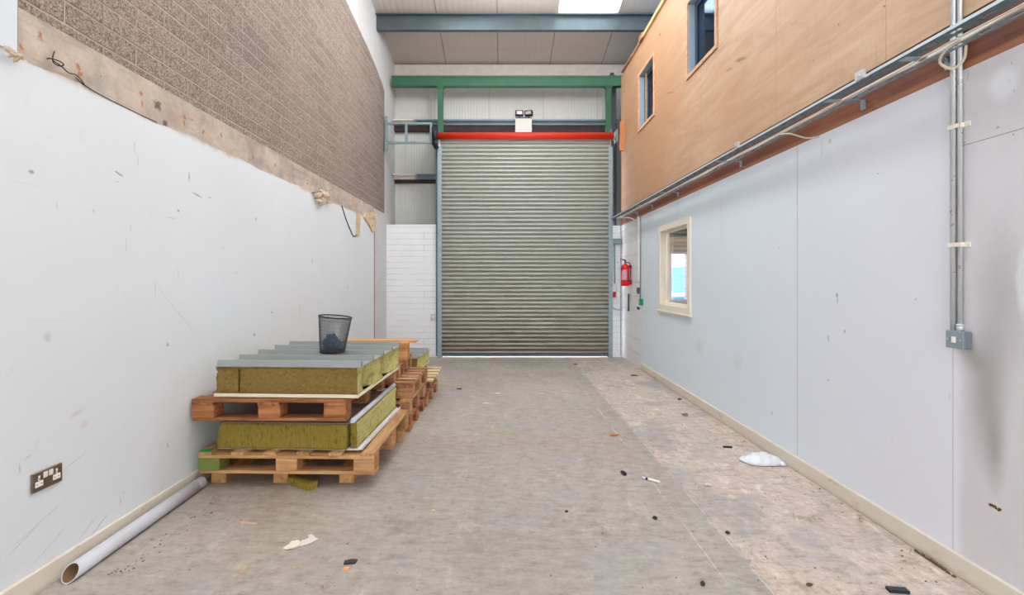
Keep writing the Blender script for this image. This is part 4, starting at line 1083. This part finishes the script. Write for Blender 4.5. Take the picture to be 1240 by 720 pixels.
# small metal offcuts lying on the top panel
for i, (x, y) in enumerate(((-1.30, 4.02), (-1.47, 3.83))):
    bm = nb(); prism(bm, [(-.05,0),(.05,0),(.045,.006),(.02,.012),(-.02,.010),(-.045,.004)], 'y', -.012, .012)
    tag(obj('metal_offcut', bm, simple('grey_tin', (150,152,156), .4, .4), loc=(x, y-.02, .83)), ('tiny tin offcut on a rib of the top panel, further from the wall', 'tiny tin offcut on a rib of the top panel, closer to the wall')[i], 'offcut')

# ---------------- wire bin with a crumpled bag
t = thing('waste_bin', 'black wire mesh waste bin leaning on the ribbed panel', 'bin', (-1.262, 3.605, .8315))
H_ = .262; lean = .022
def bin_pt(a, h, r0=.088, r1=.117):
    r = r0+(r1-r0)*h; x = r*math.cos(a)+lean*h; y = r*math.sin(a); z = H_*h - (.012*math.cos(a))*h*h + .004
    return Vector((x, y, z))
bm = nb(); na, nh = 84, 34; g = [[bm.verts.new(bin_pt(2*PI*(i+.5*(j % 2))/na, j/nh)) for i in range(na)] for j in range(nh+1)]
for j in range(nh):
    for i in range(na): bm.faces.new((g[j][i], g[j][(i+1) % na], g[j+1][(i+1) % na], g[j+1][i]))
o = obj('mesh_body', bm, simple('black_wire', (78,78,82), .45, .3), t)
wf = o.modifiers.new('wire', 'WIREFRAME'); wf.thickness = .0024; wf.use_replace = True; wf.use_even_offset = False
bm = nb(); tube(bm, [bin_pt(2*PI*i/40, 1) for i in range(41)], .0045, 8, False); obj('rim', bm, DARK, t)
bm = nb(); tube(bm, [bin_pt(2*PI*i/40, .90) for i in range(41)], .002, 6, False); obj('rim_band', bm, simple('grey_wire', (150,150,154), .4, .5), t)
bm = nb(); lathe(bm, [(0,.001),(.088,.001),(.091,.004),(.091,.014),(.088,.014),(.086,.004),(0,.004)], 32); obj('base', bm, DARK, t)
bm = nb(); bmesh.ops.create_icosphere(bm, subdivisions=5, radius=1)
for v in bm.verts:
    d = v.co.normalized(); n = mnoise.noise(d*2.2+Vector((4,1,0)))*.35 + abs(mnoise.noise(d*5))*.3
    r = .80+n*.6
    v.co = Vector((d.x*r*.074, d.y*r*.066, max(-.05, d.z*r*.075)+.03*max(0, d.z)*(.6-.4*d.x)))
tag(obj('crumpled_bag', bm, simple('slate_blue_plastic', (70,92,112), .3, 0, 14, .35, .4), loc=(-1.262, 3.605, .888)), 'crumpled slate blue plastic bag inside the wire bin', 'plastic bag')

# ---------------- grey pipe on the floor
t = thing('plastic_pipe', 'long pale grey plastic pipe lying against the skirting board', 'pipe')
x0, y0 = -1.968, 2.19; x1, y1 = -1.985, 3.20; r = .036
bm = nb(); A, B = Vector((x0, y0, r+.001)), Vector((x1, y1, r+.001)); d = (B-A).normalized(); a = d.cross(Vector((0,0,1))).normalized(); b = a.cross(d)
n = 28
def ringp(c, rr, slant): return [c + a*math.cos(2*PI*i/n)*rr + b*math.sin(2*PI*i/n)*rr + d*slant*math.sin(2*PI*i/n)*rr for i in range(n)]
secs = [(A.lerp(B, .02), r, .7), (A.lerp(B, .25), r, 0), (A.lerp(B, .6), r, 0), (B, r, 0)]
outer = [[bm.verts.new(p) for p in ringp(c_, rr, sl)] for c_, rr, sl in secs]
inner = [[bm.verts.new(p) for p in ringp(c_, rr-.004, sl)] for c_, rr, sl in secs]
for S in (outer, inner):
    for P_, Q in zip(S, S[1:]):
        for i in range(n):
            f = bm.faces.new((P_[i], P_[(i+1) % n], Q[(i+1) % n], Q[i])); f.smooth = True; f.material_index = 0 if S is outer else 1
for i in range(n):
    bm.faces.new((outer[0][i], outer[0][(i+1) % n], inner[0][(i+1) % n], inner[0][i])); bm.faces.new((outer[-1][i], outer[-1][(i+1) % n], inner[-1][(i+1) % n], inner[-1][i]))
k = M('grey_pvc'); c = k.mix(lin(200,202,210), lin(184,182,186), k.noise(8, 5, .7)); c = k.mix(c, lin(150,132,112), k.rng(k.noise(30, 4, .7), .62, .74, 0, .7)); k.col(c); k.rough(.45)
obj('pipe_body', bm, [k.m, simple('dirty_pipe_inside', (120,92,66), .9)], t)
bm = nb(); R1_, R2_ = A.lerp(B, .93), A.lerp(B, 1.0); tube(bm, [R1_, R2_], r+.0005, 28, False); obj('pipe_collar', bm, simple('pipe_end_grey', (176,176,182), .5), t)

# ================================================================== THINGS ON THE FLOOR
def lump(bm, x, y, z, sx, sy, sz, seed=0, sub=2, rot=0):
    r_ = bmesh.ops.create_icosphere(bm, subdivisions=sub, radius=1)
    m3 = Matrix.Rotation(rot, 3, 'Z')
    for v in r_['verts']:
        d = v.co.copy(); q = 1+.45*mnoise.noise(d*1.7+Vector((seed, 0, 0)))
        p = m3 @ Vector((d.x*sx*q, d.y*sy*q, max(-.9*sz, d.z*sz*q)))
        v.co = Vector((x, y, z+.9*sz)) + p
def flat(bm, px, py, outline, th, rz=0, curl=0.):
    X0, Y0 = on_floor(px, py); m3 = Matrix.Rotation(rz, 2)
    P_ = [m3 @ Vector(p) for p in outline]
    prism(bm, [(X0+p.x, Y0+p.y) for p in P_], 'z', .0008, .0008+th)
def pc(name, px, py, sx, sy, sz, mat, label, cat, seed=1, rot=0, group=None):
    X0, Y0 = on_floor(px, py); bm = nb(); lump(bm, X0, Y0, 0.0005, sx, sy, sz, seed, 2, rot)
    return tag(obj(name, bm, mat), label, cat, group)

# wool offcut by the bearer
X0, Y0 = on_floor(365, 588); bm = nb()
vs = box(bm, -.115, .115, -.032, .032, 0, .045); bmesh.ops.subdivide_edges(bm, edges=bm.edges, cuts=6, use_grid_fill=True)
for v in bm.verts:
    n_ = mnoise.noise(v.co*30); v.co += Vector((n_*.006, mnoise.noise(v.co*22+Vector((3,3,3)))*.010, 0)); v.co.z = max(0, v.co.z + (mnoise.noise(v.co*18)*.012 if v.co.z > .01 else 0)); v.co.y += .15*v.co.x*v.co.x/.1*.1
tag(obj('wool_offcut', bm, WOOL_OL, loc=(X0, Y0, .001), rot=(0, 0, -.55)), 'yellow wool offcut on the floor poking from under the front pallets', 'insulation offcut')

# white plastic bag
k = M('white_polythene'); k.col(lin(216,219,222)); k.rough(.3); k.b.inputs['Subsurface Weight'].default_value = .0
k.bump(k.noise(22, 4, .6), .4, .01)
X0, Y0 = on_floor(924, 560); bm = nb(); nu, nv = 46, 22; g = []
for i in range(nu+1):
    row = []
    for j in range(nv+1):
        u = i/nu*2-1; v_ = j/nv*2-1
        wdt = .085*(1-abs(u)**2.4)+.012+.02*(u > .8)
        x = u*.155; y = v_*wdt + .025*math.sin(u*2.2)
        z = .062*(1-u*u)*(1-v_*v_)**.6 + .012*mnoise.noise(Vector((x*25, y*25, 0))) + .006*mnoise.noise(Vector((x*70, y*70, 2)))
        z += .02*max(0, -u-.75)*4*.5
        row.append(bm.verts.new((x, y, max(.001, z if abs(v_) < 1 else .001))))
    g.append(row)
for i in range(nu):
    for j in range(nv): bm.faces.new((g[i][j], g[i+1][j], g[i+1][j+1], g[i][j+1])).smooth = True
B2 = {}
for f in list(bm.faces): pass
o = obj('plastic_bag', bm, k.m, loc=(X0, Y0+.01, .003), rot=(0, 0, -.45)); m_ = o.modifiers.new('t', 'SOLIDIFY'); m_.thickness = .002; m_.offset = 1
tag(o, 'flattened white plastic bag on the floor beside the skirting', 'plastic bag')

# marker pen
X0, Y0 = on_floor(788, 582); t = thing('marker_pen', 'white marker pen lying on the floor beside the dark cork', 'pen', (X0, Y0, .0085), math.radians(-38))
bm = nb(); tube(bm, [(-.020, 0, 0), (.062, 0, 0)], .0082, 14); obj('barrel', bm, WHITE, t)
bm = nb(); tube(bm, [(-.062, 0, 0), (-.034, 0, 0)], .0085, 14); obj('pen_cap', bm, simple('pale_blue_cap', (206,214,226), .4), t)
bm = nb(); tube(bm, [(-.034, 0, 0), (-.019, 0, 0)], .0078, 14); obj('pen_band', bm, simple('navy_band', (40,48,84), .4), t)
# cork shaped dark plug
X0, Y0 = on_floor(755, 574.5); bm = nb(); tube(bm, [(0,-.022,.013), (0, .0, .014), (0,.022,.013)], [.012,.0135,.011], 14)
tag(obj('rubber_plug', bm, simple('dark_rubber', (52,42,40), .6, 0, 60, .2), loc=(X0, Y0, .0005), rot=(0,0,.35)), 'dark rubber plug on the floor beside the marker pen', 'plug')
# black tube stub
X0, Y0 = on_floor(881, 542); bm = nb(); tube(bm, [(-.034,0,.008),(.034,0,.008)], .0078, 12)
tag(obj('tube_stub', bm, simple('black_tube', (36,34,36), .5), loc=(X0, Y0, .0005), rot=(0,0,-.15)), 'short black tube on the floor behind the white plastic bag', 'tube stub')
# black plastic tile
X0, Y0 = on_floor(1087, 716); bm = nb(); box(bm, -.042, .042, -.016, .016, 0, .014, .002)
t = tag(obj('plastic_block', bm, simple('glossy_black_plastic', (40,46,56), .3), loc=(X0, Y0, .0005), rot=(0,0,-.12)), 'small glossy black block on the floor near the camera', 'plastic block')
# paper scrap, two tones
X0, Y0 = on_floor(365, 658); t = thing('paper_scrap', 'torn cream and translucent scrap on the floor in front of the pallets', 'paper scrap', (X0, Y0, .001), .35)
bm = nb(); prism(bm, [(-.085,-.03),(-.06,-.045),(-.02,-.035),(.0,-.01),(-.01,.02),(-.03,.03),(-.055,.02),(-.06,.0)], 'z', 0, .006)
bmesh.ops.triangulate(bm, faces=bm.faces[:]); bmesh.ops.subdivide_edges(bm, edges=bm.edges[:], cuts=2)
for v in bm.verts: v.co.z += abs(mnoise.noise(v.co*40))*.01
obj('torn_paper_piece', bm, simple('cream_paper', (224,212,196), .8, 0, 30, .08), t)
bm = nb(); prism(bm, [(-.01,-.03),(.05,-.015),(.085,.01),(.07,.03),(.045,.075),(.03,.07),(.035,.04),(.0,.02)], 'z', 0, .003)
bmesh.ops.triangulate(bm, faces=bm.faces[:]); bmesh.ops.subdivide_edges(bm, edges=bm.edges[:], cuts=2)
for v in bm.verts: v.co.z += abs(mnoise.noise(v.co*30+Vector((5,5,5))))*.008
obj('film_piece', bm, simple('pale_film', (214,206,200), .35, 0, 30, .05), t)
# dark chip with orange chip
bm = nb(); flat(bm, 424, 681, [(-.03,-.012),(.024,-.018),(.034,.006),(.008,.018),(-.026,.012)], .008, .25)
tag(obj('roof_chip', bm, simple('dark_slate_chip', (62,60,62), .5, 0, 60, .3)), 'dark grey chip on the floor touching an orange splinter', 'chip')
bm = nb(); flat(bm, 419, 689, [(-.014,-.010),(.012,-.008),(.020,.010),(-.006,.012)], .006, .2)
tag(obj('wood_splinter', bm, simple('orange_splinter', (226,160,96), .6)), 'orange splinter on the floor against the dark grey chip', 'splinter')
bm = nb(); flat(bm, 301, 634, [(-.05,.008),(-.04,-.008),(.0,-.004),(.05,-.010),(.055,.0),(.01,.008)], .006, -.1)
tag(obj('wood_splinter', bm, simple('beige_splinter', (204,176,146), .7)), 'long beige splinter on the floor in front of the bearers', 'splinter')
brown = simple('brown_debris', (104,78,58), .85, 0, 50, .3); stone = simple('grey_stone', (128,118,106), .85, 0, 40, .25); blackc = simple('dark_crumb', (52,46,44), .8)
pc('dry_leaf', 744, 527, .045, .02, .006, simple('orange_brown_leaf', (176,112,72), .7, 0, 40, .2), 'orange brown dried leaf by the floor joint', 'leaf', 2)
pc('dry_leaf', 220, 606, .02, .035, .012, simple('rusty_leaf', (140,84,58), .8, 0, 40, .3), 'rusty brown leaf beside the pale grey pipe', 'leaf', 5)
pc('stone', 829, 503, .035, .018, .013, stone, 'brown stone on the scoured floor strip halfway to the shutter', 'stone', 3)
pc('stone', 857, 588, .020, .010, .010, simple('pale_stone', (206,196,182), .85), 'pale stone chip on the floor between pen and plastic bag', 'stone', 7)
pc('stone', 823, 484, .022, .014, .012, brown, 'dark crumb of rubble by the skirting halfway down the room', 'stone', 8)
pc('stone', 525, 619, .012, .008, .006, simple('cream_stone', (214,190,156), .8), 'cream chip alone on the mid floor', 'stone', 9)
pc('stone', 793, 628, .014, .012, .008, blackc, 'dark pebble on the smooth strip below the pen', 'stone', 4)
pc('stone', 686, 620, .010, .007, .006, blackc, 'small dark pebble alone in the middle of the floor', 'stone', 6)
pc('stone', 851, 708, .011, .013, .008, blackc, 'dark pebble in front of the floor joint nearest the camera', 'stone', 12)
pc('stone', 881, 646, .011, .010, .008, blackc, 'dark pebble on the edge of the scoured floor', 'stone', 13)
pc('stone', 980, 709, .016, .007, .007, brown, 'brown crumb on the scoured floor near the glossy black block', 'stone', 14)
pc('stone', 697, 441, .035, .03, .006, blackc, 'flat black spot of rubbish just inside the shutter', 'rubbish', 15)
pc('stone', 768, 455, .05, .03, .010, brown, 'clump of dirt in the corner by the pier', 'dirt clump', 16)
pc('stone', 556, 471, .035, .02, .006, blackc, 'dark bark scrap on the floor beyond the pallets', 'rubbish', 17)
bm = nb(); flat(bm, 603, 476, [(-.04,-.012),(.045,.0),(.02,.016),(-.03,.012)], .003, .2); tag(obj('paper_flake', bm, simple('white_flake', (226,226,224), .7)), 'white paper flake on the mid floor nearer the shutter', 'paper flake')
bm = nb(); flat(bm, 588, 488, [(-.03,-.010),(.035,-.006),(.03,.012),(-.02,.012)], .003, -.1); tag(obj('paper_flake', bm, simple('blue_white_flake', (206,224,228), .7)), 'pale blue flake on the mid floor behind the white one', 'paper flake')
# rubble pile at the skirting
bm = nb()
for i in range(40):
    u = random.random(); px = 1118+u*38; py = 668+u*28+random.uniform(-4, 5); X0, Y0 = on_floor(px, py); X0 = min(X0, 2.09); r_ = random.uniform(.003, .010)
    lump(bm, X0, Y0, 0, r_, r_*1.3, r_*.8, i, 1)
tag(obj('rubble', bm, brown), 'crumbly rubble heaped against the skirting near the camera', 'rubble', None, 'stuff')
# grit everywhere along the edges
bm = nb()
for i in range(620):
    z_ = random.random()
    if z_ < .45: X0 = random.uniform(1.2, 2.09) if random.random() < .6 else 2.09-abs(random.gauss(0, .08)); Y0 = random.uniform(1.9, 8.4)
    elif z_ < .65: X0 = -1.9+abs(random.gauss(0, .15)); Y0 = random.uniform(2.2, 3.3)
    elif z_ < .8: X0 = random.uniform(-1.1, 2.05); Y0 = random.uniform(7.9, 8.45)
    else: X0 = random.uniform(-1.6, 1.2); Y0 = random.uniform(1.9, 8.3)
    if X0 < -.7 and 3.1 < Y0 < 6.2: continue
    if X0 < -1.85 and Y0 < 3.3: continue
    r_ = random.uniform(.0018, .0055); lump(bm, X0, Y0, 0, r_*1.3, r_, r_*.6, i, 1, random.uniform(0, 3))
for f in bm.faces: f.material_index = 0
k = M('mixed_grit'); c = k.ramp(k.noise(3.3, 2, .5, k.map(scale=(5,5,0))), [(.3, lin(70,58,50)), (.5, lin(150,126,100)), (.7, lin(206,190,170))]); k.col(c); k.rough(.9)
tag(obj('grit', bm, k.m), 'fine grit and crumbs scattered over the concrete floor', 'grit', None, 'stuff')

# ================================================================== LIGHT
w = bpy.data.worlds.new('world'); bpy.context.scene.world = w; w.use_nodes = True
bg = w.node_tree.nodes['Background']; bg.inputs[0].default_value = (.93, .97, 1, 1); bg.inputs[1].default_value = 2.6
def area(name, loc, size, sy, power, col, rot=(0,0,0)):
    L_ = bpy.data.lights.new(name, 'AREA'); L_.shape = 'RECTANGLE'; L_.size = size; L_.size_y = sy; L_.energy = power; L_.color = col
    o = bpy.data.objects.new(name, L_); C.objects.link(o); o.location = loc; o.rotation_euler = rot; return o

def fill_point(name, loc, power, col=(.93, .97, 1), r=.35):
    L_ = bpy.data.lights.new(name, 'POINT'); L_.energy = power; L_.color = col; L_.shadow_soft_size = r
    o = bpy.data.objects.new(name, L_); C.objects.link(o); o.location = loc
fill_point('fill_light_far', (.35, 6.2, 5.15), 66)  # unseen fill light added to brighten the back and right walls
fill_point('fill_light_middle', (-.35, 3.3, 5.4), 26)  # second unseen fill light, added for the same walls
area('side_room_fill', (3.4, 6.6, 2.3), .3, 1.2, 45, (1, .95, .9))  # fill light added to brighten the cream side room
area('office_fill', (3.3, 6.2, 4.9), .3, 1.2, 22, (.85, .93, 1))  # fill light added to lift the blue behind the upper panes

# ================================================================== CAMERA
cam = bpy.data.cameras.new('camera'); cam.sensor_width = 36; cam.lens = F/1240*36
cam.shift_x = 12/1240; cam.shift_y = -22/1240; cam.clip_start = .05; cam.clip_end = 200
co = bpy.data.objects.new('camera', cam); C.objects.link(co); co.location = (0, 0, EYE); co.rotation_euler = (PI/2, 0, 0)
S = bpy.context.scene; S.camera = co
S.view_settings.view_transform = 'Standard'; S.view_settings.look = 'None'; S.view_settings.gamma = 1; S.view_settings.exposure = 1.22
S.view_settings.use_curve_mapping = False
S.cycles.use_denoising = True; S.cycles.max_bounces = 10; S.cycles.diffuse_bounces = 6; S.cycles.transparent_max_bounces = 12
